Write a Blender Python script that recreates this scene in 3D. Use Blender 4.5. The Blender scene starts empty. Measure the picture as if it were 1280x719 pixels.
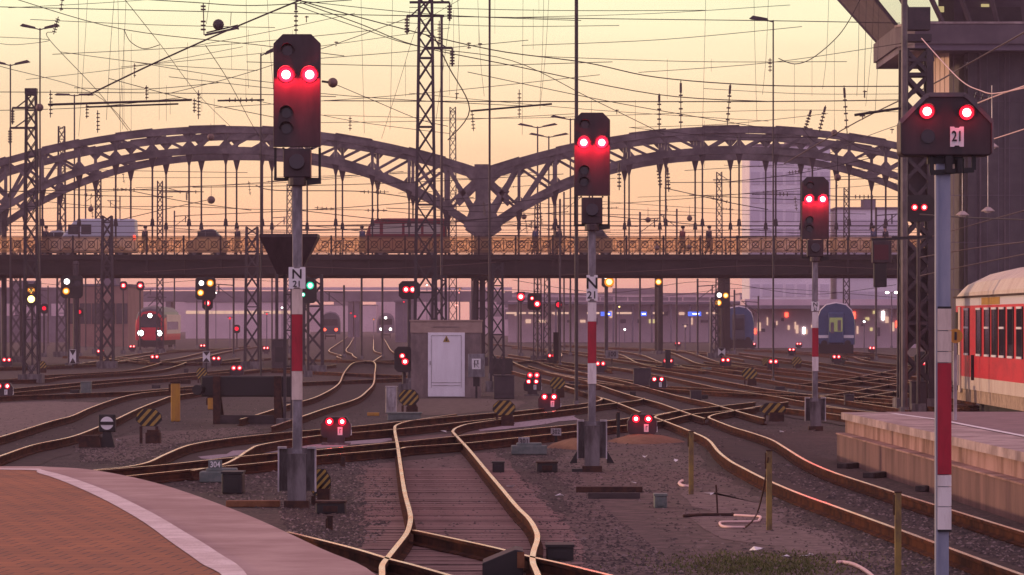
import bpy, math, random
from mathutils import Vector as V, Matrix
R = math.radians
random.seed(7)
C = bpy.context.scene
COL = C.collection
# ------------------------------------------------------------------ camera
F = 5000.0; H = 2.6; CX = 640.0; HY = 403.0      # pixels (1280 wide), eye height, horizon row
cam = bpy.data.cameras.new('camera'); co = bpy.data.objects.new('camera', cam); COL.objects.link(co)
co.location = (0, 0, H); co.rotation_euler = (R(90), 0, 0)
cam.sensor_width = 36; cam.lens = 36*F/1280; cam.shift_y = (HY-359.5)/1280
cam.clip_start = .5; cam.clip_end = 9000
C.camera = co
# ------------------------------------------------------------------ sky
SUN_EL, SUN_AZ = R(5), R(-72)                    # low, from the left
w = bpy.data.worlds.new('World'); C.world = w; w.use_nodes = True
nt = w.node_tree; N = nt.nodes; L = nt.links
bg = N['Background']
sky = N.new('ShaderNodeTexSky'); sky.sky_type = 'NISHITA'; sky.sun_disc = False
sky.sun_elevation = SUN_EL; sky.sun_rotation = SUN_AZ; sky.dust_density = 4
tc = N.new('ShaderNodeTexCoord'); sx = N.new('ShaderNodeSeparateXYZ'); L.new(tc.outputs['Generated'], sx.inputs[0])
rmp = N.new('ShaderNodeValToRGB'); L.new(sx.outputs['Z'], rmp.inputs[0])
e = rmp.color_ramp.elements
SKY = [(0.0, (.78, .36, .27)), (.0226, (.77, .40, .235)), (.0306, (.73, .445, .25)), (.0606, (.65, .505, .32)), (.084, (.62, .625, .405)), (.25, (.43, .25, .29)), (1.0, (.33, .20, .255))]
e[0].position, e[0].color = SKY[0][0], SKY[0][1]+(1,)
e[1].position, e[1].color = SKY[-1][0], SKY[-1][1]+(1,)
for p, c in SKY[1:-1]:
    k = e.new(p); k.color = c+(1,)
sc = N.new('ShaderNodeVectorMath'); sc.operation = 'SCALE'; sc.inputs['Scale'].default_value = 14.2
# the sky opposite the sunset is lavender
bk = N.new('ShaderNodeMapRange'); bk.interpolation_type = 'SMOOTHSTEP'; bk.inputs['From Min'].default_value = .25; bk.inputs['From Max'].default_value = -.55; L.new(sx.outputs['Y'], bk.inputs['Value'])
mxs = N.new('ShaderNodeMix'); mxs.data_type = 'RGBA'; L.new(bk.outputs[0], mxs.inputs['Factor']); L.new(rmp.outputs[0], mxs.inputs['A']); mxs.inputs['B'].default_value = (.42, .315, .44, 1)
# faint uneven veil of high cloud
mpn = N.new('ShaderNodeMapping'); mpn.inputs['Scale'].default_value = (5, 5, 42); L.new(tc.outputs['Generated'], mpn.inputs[0])
nzs = N.new('ShaderNodeTexNoise'); nzs.inputs['Scale'].default_value = 1.3; nzs.inputs['Detail'].default_value = 6; L.new(mpn.outputs[0], nzs.inputs['Vector'])
mrs = N.new('ShaderNodeMapRange'); mrs.inputs['From Min'].default_value = .3; mrs.inputs['From Max'].default_value = .7; mrs.inputs['To Min'].default_value = .92; mrs.inputs['To Max'].default_value = 1.05; L.new(nzs.outputs[0], mrs.inputs['Value'])
scn = N.new('ShaderNodeVectorMath'); scn.operation = 'SCALE'; L.new(mxs.outputs['Result'], scn.inputs[0]); L.new(mrs.outputs[0], scn.inputs['Scale'])
L.new(scn.outputs[0], sc.inputs[0])
ad = N.new('ShaderNodeVectorMath'); ad.operation = 'ADD'
sc2 = N.new('ShaderNodeVectorMath'); sc2.operation = 'SCALE'; sc2.inputs['Scale'].default_value = .10
L.new(sky.outputs[0], sc2.inputs[0]); L.new(sc.outputs[0], ad.inputs[0]); L.new(sc2.outputs[0], ad.inputs[1])
L.new(ad.outputs[0], bg.inputs[0]); bg.inputs[1].default_value = .12
sl = bpy.data.lights.new('sun', 'SUN'); sl.energy = 2.0; sl.angle = R(3); sl.color = (1, .62, .40)
so = bpy.data.objects.new('sun', sl); COL.objects.link(so)
so.rotation_euler = V((math.sin(SUN_AZ)*math.cos(SUN_EL), math.cos(SUN_AZ)*math.cos(SUN_EL), math.sin(SUN_EL))).to_track_quat('Z', 'Y').to_euler()
C.render.engine = 'CYCLES'
C.view_settings.view_transform = 'Standard'; C.view_settings.look = 'None'
C.view_settings.exposure = 0; C.view_settings.gamma = 1
HAZE = .00038
# ------------------------------------------------------------------ helpers
def P(x, y, D): return V(((x-CX)/F*D, D, H-(y-HY)/F*D))
def G(x, y, z=0.0):
    D = (H-z)*F/(y-HY); return V(((x-CX)/F*D, D, z))
def GD(y, z=0.0): return (H-z)*F/(y-HY)
MATS = {}
def mat(name, c, c2=None, scale=3, rough=.75, metal=0, bump=0, stretch=(1, 1, 1), detail=5, lo=.4, hi=.62, coord='Object', bs=None):
    m = bpy.data.materials.new(name); m.use_nodes = True; n = m.node_tree.nodes; l = m.node_tree.links
    b = n['Principled BSDF']; b.inputs['Base Color'].default_value = (*c, 1)
    b.inputs['Roughness'].default_value = rough; b.inputs['Metallic'].default_value = metal
    if c2 is not None or bump:
        t = n.new('ShaderNodeTexCoord'); mp = n.new('ShaderNodeMapping'); l.new(t.outputs[coord], mp.inputs[0])
        mp.inputs['Scale'].default_value = stretch
        nz = n.new('ShaderNodeTexNoise'); nz.inputs['Scale'].default_value = scale; nz.inputs['Detail'].default_value = detail
        nz.inputs['Roughness'].default_value = .65
        l.new(mp.outputs[0], nz.inputs['Vector'])
        if c2 is not None:
            r = n.new('ShaderNodeValToRGB'); r.color_ramp.elements[0].position = lo; r.color_ramp.elements[1].position = hi
            r.color_ramp.elements[0].color = (*c, 1); r.color_ramp.elements[1].color = (*c2, 1)
            l.new(nz.outputs[0], r.inputs[0]); l.new(r.outputs[0], b.inputs['Base Color'])
        if bump:
            bn = n.new('ShaderNodeBump'); bn.inputs['Strength'].default_value = bump; bn.inputs['Distance'].default_value = .03
            if bs:
                nz = n.new('ShaderNodeTexNoise'); nz.inputs['Scale'].default_value = bs; l.new(mp.outputs[0], nz.inputs['Vector'])
            l.new(nz.outputs[0], bn.inputs['Height']); l.new(bn.outputs[0], b.inputs['Normal'])
    MATS[name] = m; return m
def emit(name, c, s, sample=False):
    m = bpy.data.materials.new(name); m.use_nodes = True; b = m.node_tree.nodes['Principled BSDF']
    b.inputs['Base Color'].default_value = (.02, .02, .02, 1); b.inputs['Emission Color'].default_value = (*c, 1); b.inputs['Emission Strength'].default_value = s
    if not sample: m.cycles.emission_sampling = 'NONE'
    MATS[name] = m; return m
class MB:
    def __init__(s): s.v = []; s.f = []; s.m = []
    def add(s, vs, fs, mi=0):
        o = len(s.v); s.v += [tuple(p) for p in vs]; s.f += [tuple(i+o for i in f) for f in fs]; s.m += [mi]*len(fs); return s
    def box(s, c, d, mi=0, rz=0, taper=1):
        x, y, z = d[0]/2, d[1]/2, d[2]/2; M = Matrix.Rotation(rz, 3, 'Z'); c = V(c)
        vs = [M @ V((a*x*(taper if k > 0 else 1), b*y*(taper if k > 0 else 1), k*z))+c for k in (-1, 1) for a, b in ((-1, -1), (1, -1), (1, 1), (-1, 1))]
        return s.add(vs, [(3, 2, 1, 0), (4, 5, 6, 7), (0, 1, 5, 4), (1, 2, 6, 5), (2, 3, 7, 6), (3, 0, 4, 7)], mi)
    def bar(s, a, b, w, h=None, mi=0):
        a, b = V(a), V(b); h = h or w; d = (b-a)
        if d.length < 1e-6: return s
        d.normalize(); up = V((0, 0, 1)) if abs(d.z) < .95 else V((0, 1, 0))
        r = d.cross(up).normalized(); u = r.cross(d)
        vs = [q+r*i*w/2+u*j*h/2 for q in (a, b) for i, j in ((-1, -1), (1, -1), (1, 1), (-1, 1))]
        return s.add(vs, [(3, 2, 1, 0), (4, 5, 6, 7), (0, 1, 5, 4), (1, 2, 6, 5), (2, 3, 7, 6), (3, 0, 4, 7)], mi)
    def tube(s, pts, r, n=5, mi=0, r1=None):
        pts = [V(p) for p in pts]; o = len(s.v); k = len(pts)
        for i, p in enumerate(pts):
            d = (pts[min(i+1, k-1)]-pts[max(i-1, 0)]).normalized()
            up = V((0, 0, 1)) if abs(d.z) < .9 else V((0, 1, 0))
            a = d.cross(up).normalized(); b = a.cross(d)
            rr = r if r1 is None else r+(r1-r)*i/(k-1)
            for j in range(n):
                t = 2*math.pi*j/n; s.v.append(tuple(p+a*math.cos(t)*rr+b*math.sin(t)*rr))
        for i in range(k-1):
            for j in range(n):
                s.f.append((o+i*n+j, o+i*n+(j+1) % n, o+(i+1)*n+(j+1) % n, o+(i+1)*n+j)); s.m.append(mi)
        s.f.append(tuple(o+j for j in reversed(range(n)))); s.f.append(tuple(o+(k-1)*n+j for j in range(n))); s.m += [mi, mi]
        return s
    def cyl(s, a, b, r, n=12, mi=0, r1=None): return s.tube([a, b], r, n, mi, r1)
    def prism(s, pts, y0, y1, mi=0, ax='y'):        # outline in (x,z) pushed along y
        k = len(pts)
        if ax == 'y': vs = [(x, y0, z) for x, z in pts]+[(x, y1, z) for x, z in pts]
        elif ax == 'x': vs = [(y0, x, z) for x, z in pts]+[(y1, x, z) for x, z in pts]
        else: vs = [(x, z, y0) for x, z in pts]+[(x, z, y1) for x, z in pts]
        fs = [tuple(range(k)), tuple(reversed(range(k, 2*k)))]+[(i, k+i, k+(i+1) % k, (i+1) % k) for i in range(k)]
        return s.add(vs, fs, mi)
    def ball(s, c, r, n=10, mi=0, sq=(1, 1, 1)):
        c = V(c); rows = n//2; o = len(s.v)
        for i in range(rows+1):
            a = math.pi*i/rows
            for j in range(n):
                b = 2*math.pi*j/n; s.v.append(tuple(c+V((math.sin(a)*math.cos(b)*r*sq[0], math.sin(a)*math.sin(b)*r*sq[1], math.cos(a)*r*sq[2]))))
        for i in range(rows):
            for j in range(n):
                s.f.append((o+i*n+j, o+i*n+(j+1) % n, o+(i+1)*n+(j+1) % n, o+(i+1)*n+j)); s.m.append(mi)
        return s
    def build(s, name, ms, parent=None, loc=None, smooth=False, bevel=0):
        me = bpy.data.meshes.new(name); me.from_pydata(s.v, [], s.f)
        ms = ms if isinstance(ms, (list, tuple)) else [ms]
        for m in ms: me.materials.append(MATS[m] if isinstance(m, str) else m)
        me.polygons.foreach_set('material_index', s.m)
        if smooth: me.polygons.foreach_set('use_smooth', [True]*len(s.f))
        me.validate(); me.update()
        import bmesh
        bm = bmesh.new(); bm.from_mesh(me); bmesh.ops.recalc_face_normals(bm, faces=bm.faces)
        if smooth: bmesh.ops.remove_doubles(bm, verts=bm.verts, dist=1e-5)
        bm.to_mesh(me); bm.free()
        o = bpy.data.objects.new(name, me); COL.objects.link(o)
        if parent: o.parent = parent
        if loc is not None: o.location = loc
        if bevel:
            b = o.modifiers.new('bevel', 'BEVEL'); b.width = bevel; b.segments = 2; b.limit_method = 'ANGLE'
        return o
SEEN = {}
def tag(o, label, cat, group=None, kind=None):
    if label: o['label'] = label
    if cat: o['category'] = cat
    if group: o['group'] = group
    if kind: o['kind'] = kind
    SEEN[label] = 1
    return o
def thing(name, label, cat, loc=(0, 0, 0), rz=0, group=None):
    o = bpy.data.objects.new(name, None); o.empty_display_size = .3; COL.objects.link(o); o.location = loc; o.rotation_euler = (0, 0, rz)
    return tag(o, label, cat, group)
def dup(root, loc, label, rz=None, group=None):
    def rec(o, par):
        c = o.copy(); COL.objects.link(c)
        if par: c.parent = par
        for ch in list(o.children): rec(ch, c)
        return c
    r = rec(root, None); r.location = loc
    if rz is not None: r.rotation_euler = (0, 0, rz)
    return tag(r, label, None, group)
def catmull(pts, n=6):
    out = []
    for i in range(len(pts)-1):
        p0, p1, p2, p3 = pts[max(i-1, 0)], pts[i], pts[i+1], pts[min(i+2, len(pts)-1)]
        for k in range(n):
            t = k/n
            out.append(.5*((2*p1)+(p2-p0)*t+(2*p0-5*p1+4*p2-p3)*t*t+(3*p1-p0-3*p2+p3)*t**3))
    out.append(pts[-1]); return out
def text_obj(s, size, m, parent, loc, name='lettering', sx=1, sy=1, depth=.003):
    cu = bpy.data.curves.new('lettering', 'FONT'); cu.body = s; cu.size = size; cu.align_x = 'CENTER'; cu.align_y = 'CENTER'
    cu.extrude = depth; cu.offset = size*.012
    t = bpy.data.objects.new('lettering', cu); me = bpy.data.meshes.new_from_object(t); bpy.data.objects.remove(t)
    me.materials.clear(); me.materials.append(MATS[m])
    for v in me.vertices: x, y, z = v.co; v.co = (x*sx, -z, y*sy)
    o = bpy.data.objects.new(name, me); COL.objects.link(o); o.parent = parent; o.location = loc
    return o
# ------------------------------------------------------------------ materials
mat('steel_dark', (.035, .028, .034), (.06, .045, .05), 2, .6, .1)
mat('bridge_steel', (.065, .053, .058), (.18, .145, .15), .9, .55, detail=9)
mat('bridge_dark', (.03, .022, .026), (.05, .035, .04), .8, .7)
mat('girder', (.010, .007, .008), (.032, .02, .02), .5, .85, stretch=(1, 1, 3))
mat('bus_glass_skylit', (.55, .48, .42), rough=.2)  # pale because the sky seen through the windows is put into the colour
mat('railing_iron', (.012, .008, .009), rough=.7)
mat('block_window', (.60, .54, .64), rough=.3)
mat('mast_grey', (.13, .12, .13), (.31, .29, .31), 5, .55, .2, stretch=(1, 1, .3))
mat('mast_blue', (.22, .25, .34), (.34, .36, .43), 3, .5, .2, stretch=(1, 1, .25))
mat('white_paint', (.52, .45, .41), (.80, .75, .72), 7, .5, stretch=(1.5, 1.5, .25), detail=9, lo=.3, hi=.55)
mat('cream_tile', (.44, .34, .28), (.70, .58, .50), 7, .5, stretch=(1.5, 1.5, .3), detail=9, lo=.32, hi=.55)
mat('red_paint', (.20, .004, .014), (.42, .006, .028), 6, .5, stretch=(1.5, 1.5, .3), detail=9, lo=.3, hi=.55)
mat('housing', (.020, .012, .015), (.050, .030, .036), 4, .5, stretch=(1.5, 1.5, .4), detail=9, lo=.35, hi=.68)
mat('black', (.012, .011, .012), rough=.6)
mat('sign_white', (.80, .78, .78), rough=.5)
mat('concrete', (.065, .055, .055), (.20, .18, .185), 4, .85, bump=.4, stretch=(1, 1, .25))
mat('concrete_pale', (.27, .20, .19), (.50, .39, .37), 1.6, .85, bump=.3)
mat('galv', (.26, .23, .23), (.56, .53, .55), 6, .45, .4, stretch=(1, 1, .2))
def rail_mat():
    m = bpy.data.materials['rail_top']; n = m.node_tree.nodes; l = m.node_tree.links; b = n['Principled BSDF']
    g = n.new('ShaderNodeBsdfGlossy'); g.inputs['Roughness'].default_value = .22
    l.new(b.inputs['Base Color'].links[0].from_socket, g.inputs['Color']); l.new(g.outputs[0], n['Material Output'].inputs['Surface'])
mat('rust', (.028, .012, .009), (.075, .028, .016), 9, .8, .2)
mat('rail_side', (.085, .030, .015), (.028, .012, .009), 3, .95, 0, detail=8).node_tree.nodes['Principled BSDF'].inputs['Specular IOR Level'].default_value = .08
mat('rust_orange', (.14, .045, .015), (.22, .09, .035), 6, .8)
mat('rail_top', (1, .88, .80), (1, .68, .56), 1.0, .26, 1, lo=.35, hi=.7)
mat('timber_dust', (.07, .042, .038), (.20, .125, .112), 5, .95, bump=.5, detail=9, bs=25)
mat('timber', (.12, .07, .062), (.30, .19, .17), 3.2, .9, bump=.6, stretch=(.35, 2.5, 1), lo=.35, hi=.7, coord='Object', bs=30)
mat('timber_dark', (.025, .02, .02), (.06, .045, .045), 4, .9, bump=.5, stretch=(.4, 3, 1))
mat('yellow', (.50, .26, .02), (.42, .20, .03), 8, .55, stretch=(1, 1, .3))
mat('yellow_old', (.27, .19, .045), (.13, .085, .04), 9, .7, stretch=(1, 1, .4))
mat('stripe_yellow', (.42, .28, .05), (.30, .19, .05), 10, .65)
mat('wire', (.025, .02, .022), rough=.5, metal=.3)
mat('wire_copper', (.10, .06, .055), rough=.45, metal=.5)
mat('insulator', (.05, .028, .028), rough=.3)
mat('ball', (.12, .07, .06), (.20, .12, .10), 8, .6)
mat('glass_dark', (.015, .014, .02), rough=.08)
mat('train_red', (.50, .016, .035), (.74, .022, .045), 1.2, .38, stretch=(1, .5, 1.5), detail=9, lo=.3, hi=.55)
mat('train_cream', (.74, .62, .52), (.62, .48, .40), 2.5, .45, stretch=(1, 1, .3))
mat('train_white', (.76, .72, .74), rough=.4)
mat('train_skirt', (.46, .33, .23), (.28, .19, .13), 4, .75)
mat('train_blue', (.03, .07, .16), (.05, .09, .19), 2, .4)
mat('train_grey', (.05, .05, .07), rough=.45)
mat('under', (.018, .015, .016), rough=.8)
mat('tower', (.075, .064, .072), (.11, .092, .10), 1.2, .85, bump=.2)
mat('tower_sunlit', (.74, .52, .38), (.82, .60, .44), 2, .8, stretch=(1, 1, .2))  # tower corner as the low sun tints it, light put into the colour
mat('tower_slab', (.11, .085, .10), (.15, .115, .13), 1, .8)
mat('kiosk', (.15, .115, .11), (.26, .20, .19), 2.2, .9, bump=.5, stretch=(1, 1, .5), detail=11, bs=40)
mat('kiosk_band', (.34, .24, .20), (.40, .29, .24), 4, .8)
mat('door_white', (.80, .76, .80), (.88, .85, .89), 2, .4, stretch=(2, 2, .4), detail=8)
mat('far_wall_hazed', (.62, .46, .51), (.72, .55, .60), .2, .9)  # pale mauve, with the haze of distance mixed into the colour
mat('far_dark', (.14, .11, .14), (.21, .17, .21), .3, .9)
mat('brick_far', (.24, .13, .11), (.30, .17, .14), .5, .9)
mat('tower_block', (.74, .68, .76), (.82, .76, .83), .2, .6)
mat('foliage', (.05, .06, .035), (.09, .09, .05), 1, .9)
mat('skin', (.45, .26, .19), rough=.6)
mat('cloth_dark', (.03, .028, .04), rough=.9)
mat('cloth_blue', (.05, .06, .12), rough=.9)
mat('cloth_red', (.16, .03, .03), rough=.9)
mat('hair', (.02, .013, .01), rough=.7)
mat('tyre', (.015, .015, .015), rough=.85)
mat('van_white', (.60, .62, .72), rough=.35)
mat('car_silver', (.30, .31, .36), rough=.3, metal=.3)
mat('car_dark', (.04, .04, .06), rough=.3)
mat('bus_red', (.20, .012, .018), rough=.35)
mat('green_box', (.10, .13, .12), (.16, .18, .17), 6, .7)
mat('hose', (.80, .55, .50), rough=.45)
mat('grass', (.07, .09, .02), (.14, .13, .04), 5, .9)
emit('lens_core', (1, .62, .55), 9)
emit('lens_red', (1, .006, .03), 1.6)
emit('lens_red_small', (1, .30, .26), 6)
emit('lens_yellow', (1, .70, .2), 5)
emit('lens_amber', (1, .30, .01), 1.1)
emit('amber_core', (1, .66, .16), 5)
emit('green_core', (.6, 1, .9), 4)
emit('lens_white', (1, .95, .88), 5)
emit('lens_green', (.02, .75, .42), 1.2)
emit('head_white', (1, .95, .85), 9)
emit('window_warm', (1, .62, .45), .8)
emit('window_lit', (1, .80, .35), .7)
emit('door_glow', (.80, .75, .30), .22)
emit('sign_blue', (.05, .14, .9), 1.6)
emit('tail_red', (1, .08, .04), 4)

def ground_mat():
    m = bpy.data.materials.new('ballast'); m.use_nodes = True; n = m.node_tree.nodes; l = m.node_tree.links; b = n['Principled BSDF']
    g = n.new('ShaderNodeNewGeometry')
    vo = n.new('ShaderNodeTexVoronoi'); vo.inputs['Scale'].default_value = 23; l.new(g.outputs['Position'], vo.inputs['Vector'])
    nz = n.new('ShaderNodeTexNoise'); nz.inputs['Scale'].default_value = .35; nz.inputs['Detail'].default_value = 8; nz.inputs['Roughness'].default_value = .7; l.new(g.outputs['Position'], nz.inputs['Vector'])
    sp = n.new('ShaderNodeSeparateColor'); l.new(vo.outputs['Color'], sp.inputs[0])
    r1 = n.new('ShaderNodeValToRGB'); l.new(sp.outputs[0], r1.inputs[0])
    r1.color_ramp.elements[0].color = (.018, .013, .012, 1); r1.color_ramp.elements[1].color = (.125, .088, .076, 1); r1.color_ramp.elements[1].position = 1
    k = r1.color_ramp.elements.new(.7); k.color = (.043, .030, .026, 1)
    r2 = n.new('ShaderNodeValToRGB'); l.new(nz.outputs[0], r2.inputs[0]); r2.color_ramp.elements[0].position = .47; r2.color_ramp.elements[1].position = .68
    r2.color_ramp.elements[0].color = (0, 0, 0, 1); r2.color_ramp.elements[1].color = (.75, .75, .75, 1)
    n3 = n.new('ShaderNodeTexNoise'); n3.inputs['Scale'].default_value = 9; n3.inputs['Detail'].default_value = 6; l.new(g.outputs['Position'], n3.inputs['Vector'])
    r3 = n.new('ShaderNodeValToRGB'); l.new(n3.outputs[0], r3.inputs[0]); r3.color_ramp.elements[0].position = .38; r3.color_ramp.elements[1].position = .66
    r3.color_ramp.elements[0].color = (.045, .029, .027, 1); r3.color_ramp.elements[1].color = (.125, .085, .074, 1)
    mx = n.new('ShaderNodeMix'); mx.data_type = 'RGBA'; l.new(r2.outputs[0], mx.inputs['Factor']); l.new(r1.outputs[0], mx.inputs['A']); l.new(r3.outputs[0], mx.inputs['B'])
    l.new(mx.outputs['Result'], b.inputs['Base Color'])
    bp = n.new('ShaderNodeBump'); bp.inputs['Strength'].default_value = .8; bp.inputs['Distance'].default_value = .03; l.new(vo.outputs['Distance'], bp.inputs['Height']); bp.invert = True
    l.new(bp.outputs[0], b.inputs['Normal']); b.inputs['Roughness'].default_value = .9
    MATS['ballast'] = m
ground_mat()
mat('dust', (.085, .058, .054), (.20, .14, .13), 4, .9, bump=.5, detail=9, bs=14)
mat('pale_gravel', (.26, .21, .23), (.40, .33, .36), 14, .9, bump=.8, detail=8)
mat('dirt', (.04, .026, .023), (.15, .10, .09), 3.0, .95, bump=.8, detail=10, lo=.36, hi=.68, bs=9)
mat('ochre_dirt', (.16, .075, .035), (.22, .11, .06), 5, .95, bump=.6)

def brick_mat():
    m = bpy.data.materials.new('platform_brick'); m.use_nodes = True; n = m.node_tree.nodes; l = m.node_tree.links; b = n['Principled BSDF']
    g = n.new('ShaderNodeNewGeometry'); mp = n.new('ShaderNodeMapping'); l.new(g.outputs['Position'], mp.inputs[0]); mp.inputs['Rotation'].default_value = (0, 0, R(6))
    br = n.new('ShaderNodeTexBrick'); l.new(mp.outputs[0], br.inputs['Vector']); br.inputs['Scale'].default_value = 1
    br.inputs['Brick Width'].default_value = .20; br.inputs['Row Height'].default_value = .30; br.inputs['Mortar Size'].default_value = .008
    br.inputs['Color1'].default_value = (.40, .130, .042, 1); br.inputs['Color2'].default_value = (.31, .098, .036, 1); br.inputs['Mortar'].default_value = (.09, .035, .03, 1)
    nz = n.new('ShaderNodeTexNoise'); nz.inputs['Scale'].default_value = .9; nz.inputs['Detail'].default_value = 7; l.new(g.outputs['Position'], nz.inputs['Vector'])
    mx = n.new('ShaderNodeMix'); mx.data_type = 'RGBA'; mx.blend_type = 'MULTIPLY'; mx.inputs['Factor'].default_value = .55
    l.new(br.outputs['Color'], mx.inputs['A'])
    rr = n.new('ShaderNodeValToRGB'); rr.color_ramp.elements[0].position = .35; rr.color_ramp.elements[1].position = .65; rr.color_ramp.elements[0].color = (.5, .5, .55, 1)
    l.new(nz.outputs[0], rr.inputs[0]); l.new(rr.outputs[0], mx.inputs['B'])
    l.new(mx.outputs['Result'], b.inputs['Base Color']); b.inputs['Roughness'].default_value = .75
    bp = n.new('ShaderNodeBump'); bp.inputs['Strength'].default_value = .4; bp.inputs['Distance'].default_value = .01; l.new(br.outputs['Fac'], bp.inputs['Height']); bp.invert = True; l.new(bp.outputs[0], b.inputs['Normal'])
    MATS['platform_brick'] = m
brick_mat()
rail_mat()
mat('platform_edge', (.33, .20, .185), (.48, .33, .30), .8, .75, bump=.25, detail=8)
mat('tactile', (.62, .50, .47), (.80, .68, .65), 3, .65, bump=.5, bs=25)
mat('platform_top', (.20, .13, .14), (.27, .18, .185), 2, .85)
mat('platform_wall', (.21, .115, .10), (.075, .038, .034), 1.3, .85, bump=.3, stretch=(1.1, 1.1, .3), detail=8, lo=.38, hi=.68)
mat('platform_upper', (.38, .23, .20), (.17, .085, .06), 1.6, .8, bump=.3, stretch=(1.0, 1.0, .35), detail=9)
mat('track_bed', (.016, .010, .009), (.06, .036, .030), 2.5, .95, bump=.6, detail=9, lo=.35, hi=.65, bs=8)
mat('red_dark', (.07, .006, .012), rough=.5)
# ================================================================== GROUND
def sheet(name, pts, z, m, kind='structure'):
    b = MB(); b.add([(p.x, p.y, z) for p in pts], [tuple(range(len(pts)))]); o = b.build(name, m); o['kind'] = kind; return o
gb = MB(); gb.add([(-900, -60, 0), (900, -60, 0), (900, 2400, 0), (-900, 2400, 0)], [(0, 1, 2, 3)])
g = gb.build('ground', 'ballast'); g['kind'] = 'structure'
hz = MB(); hz.box((0, 850, 11.0), (2600, 2000*1.62, 26))
hm = bpy.data.materials.new('haze'); hm.use_nodes = True; hn = hm.node_tree.nodes; hn.remove(hn['Principled BSDF'])
pv = hn.new('ShaderNodeVolumePrincipled'); pv.inputs['Color'].default_value = (.90, .65, .84, 1); pv.inputs['Density'].default_value = HAZE; pv.inputs['Anisotropy'].default_value = .35
hm.node_tree.links.new(pv.outputs[0], hn['Material Output'].inputs['Volume']); MATS['haze'] = hm
ho = hz.build('haze', 'haze'); ho['kind'] = 'stuff'
def ragged(px, z, n=5, j=.25):
    pts = [G(x, y) for x, y in px]; out = []
    for i, p in enumerate(pts):
        q = pts[(i+1) % len(pts)]
        for k in range(n):
            t = k/n; r = p.lerp(q, t); out.append(V((r.x+random.uniform(-j, j), r.y+random.uniform(-j, j)*3, 0)))
    return out
sheet('paved_strip', ragged([(-40, 506), (60, 502), (128, 504), (108, 516), (60, 530), (0, 545), (-40, 552)], 0, 5, .12), .012, 'dust')
sheet('pale_ballast', ragged([(255, 572), (300, 564), (400, 556), (490, 548), (490, 552), (420, 559), (330, 567), (270, 574)], 0, 4, .15), .010, 'pale_gravel')
sheet('pale_ballast', ragged([(600, 530), (720, 517), (722, 525), (640, 536), (600, 540)], 0, 4, .1), .011, 'pale_gravel')
sheet('dirt_verge', ragged([(690, 572), (800, 545), (850, 560), (905, 600), (990, 640), (1110, 700), (1150, 760), (760, 760), (705, 640)], 0, 6, .2), .008, 'dirt')
sheet('dirt_verge', ragged([(480, 520), (505, 499), (600, 499), (660, 503), (640, 512), (560, 519)], 0, 5, .15), .008, 'dirt')
sheet('worn_path', ragged([(860, 612), (940, 625), (1000, 655), (1090, 690), (1000, 700), (890, 660)], 0, 6, .25), .013, 'dust')
sheet('worn_path', ragged([(100, 556), (200, 540), (300, 535), (330, 541), (240, 552), (150, 578), (100, 575)], 0, 6, .2), .009, 'dirt')
# low mounds of earth
def mound(px, py, w_, d_, h_, m, label, cat='earth mound'):
    c = G(px, py); b = MB(); n = 18; rings = 5; vs = []; fs = []
    for i in range(rings+1):
        t = i/rings
        for j in range(n):
            a = 2*math.pi*j/n; r = t*(1+.15*math.sin(3*a+px)); vs.append((math.cos(a)*r*w_/2, math.sin(a)*r*d_/2, h_*(1-t*t)**1.0+random.uniform(-.01, .02)*(t < .95)-.005))
    for i in range(rings):
        for j in range(n): fs.append((i*n+j, i*n+(j+1) % n, (i+1)*n+(j+1) % n, (i+1)*n+j))
    b.add(vs, fs); o = b.build('earth_mound', m, loc=c, smooth=True); tag(o, label, cat)
mound(722, 560, 1.2, 2.2, .20, 'ochre_dirt', 'low ochre dirt mound behind the footing of the middle main signal')
mound(805, 553, 1.7, 3.0, .17, 'ochre_dirt', 'low ochre dirt mound in front of the shunting signal at the crossing')
# ================================================================== PLATFORMS
ED = [(-900, 583), (-400, 582.5), (0, 583), (60, 583.6), (120, 588), (200, 605), (300, 640), (400, 685), (470, 719)]
PZ = .95
pe = [G(x, y, PZ) for x, y in ED]+[V((-.45, 20, PZ)), V((-.05, 12, PZ)), V((.6, 3, PZ)), V((1.0, -12, PZ))]
pe = catmull(pe, 5)
IN = [(-900, 588), (-400, 587), (0, 588), (50, 593), (110, 616), (170, 648), (215, 680), (250, 705), (285, 735)]
pi_ = catmull([G(x, y, PZ) for x, y in IN]+[V((-1.25, 17, PZ)), V((-.9, 8, PZ)), V((-.5, -12, PZ))], 5)
IN2 = [(-900, 586), (-400, 585.5), (0, 586.5), (58, 590), (122, 610), (182, 638), (232, 667), (272, 692), (312, 725)]
pi2 = catmull([G(x, y, PZ) for x, y in IN2]+[V((-1.0, 18, PZ)), V((-.6, 8, PZ)), V((-.2, -12, PZ))], 5)
root = thing('station_platform', 'brick paved platform with a pale tactile stripe and a curved edge in the left foreground', 'platform', (0, 0, 0))
b = MB(); n = len(pe)
b.add([(p.x, p.y, PZ) for p in pe]+[(-60, -12, PZ), (-60, 46, PZ)], [tuple(range(n+2))]); b.build('edge_paving', 'platform_edge', root)
b = MB(); b.add([(p.x, p.y, PZ+.005) for p in pi_]+[(-60, -12, PZ+.005), (-60, 44, PZ+.005)], [tuple(range(len(pi_)+2))]); b.build('brick_paving', 'platform_brick', root)
b = MB(); k = min(len(pi_), len(pi2)); vs = []; fs = []
for i in range(k):
    p, q = pi_[i], pi2[i]; vs += [(p.x, p.y, PZ+.010), (q.x, q.y, PZ+.010)]
    if i: fs.append((2*i-2, 2*i-1, 2*i+1, 2*i))
b.add(vs, fs); b.build('tactile_stripe', 'tactile', root)
b = MB(); vs = [];  fs = []
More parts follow.
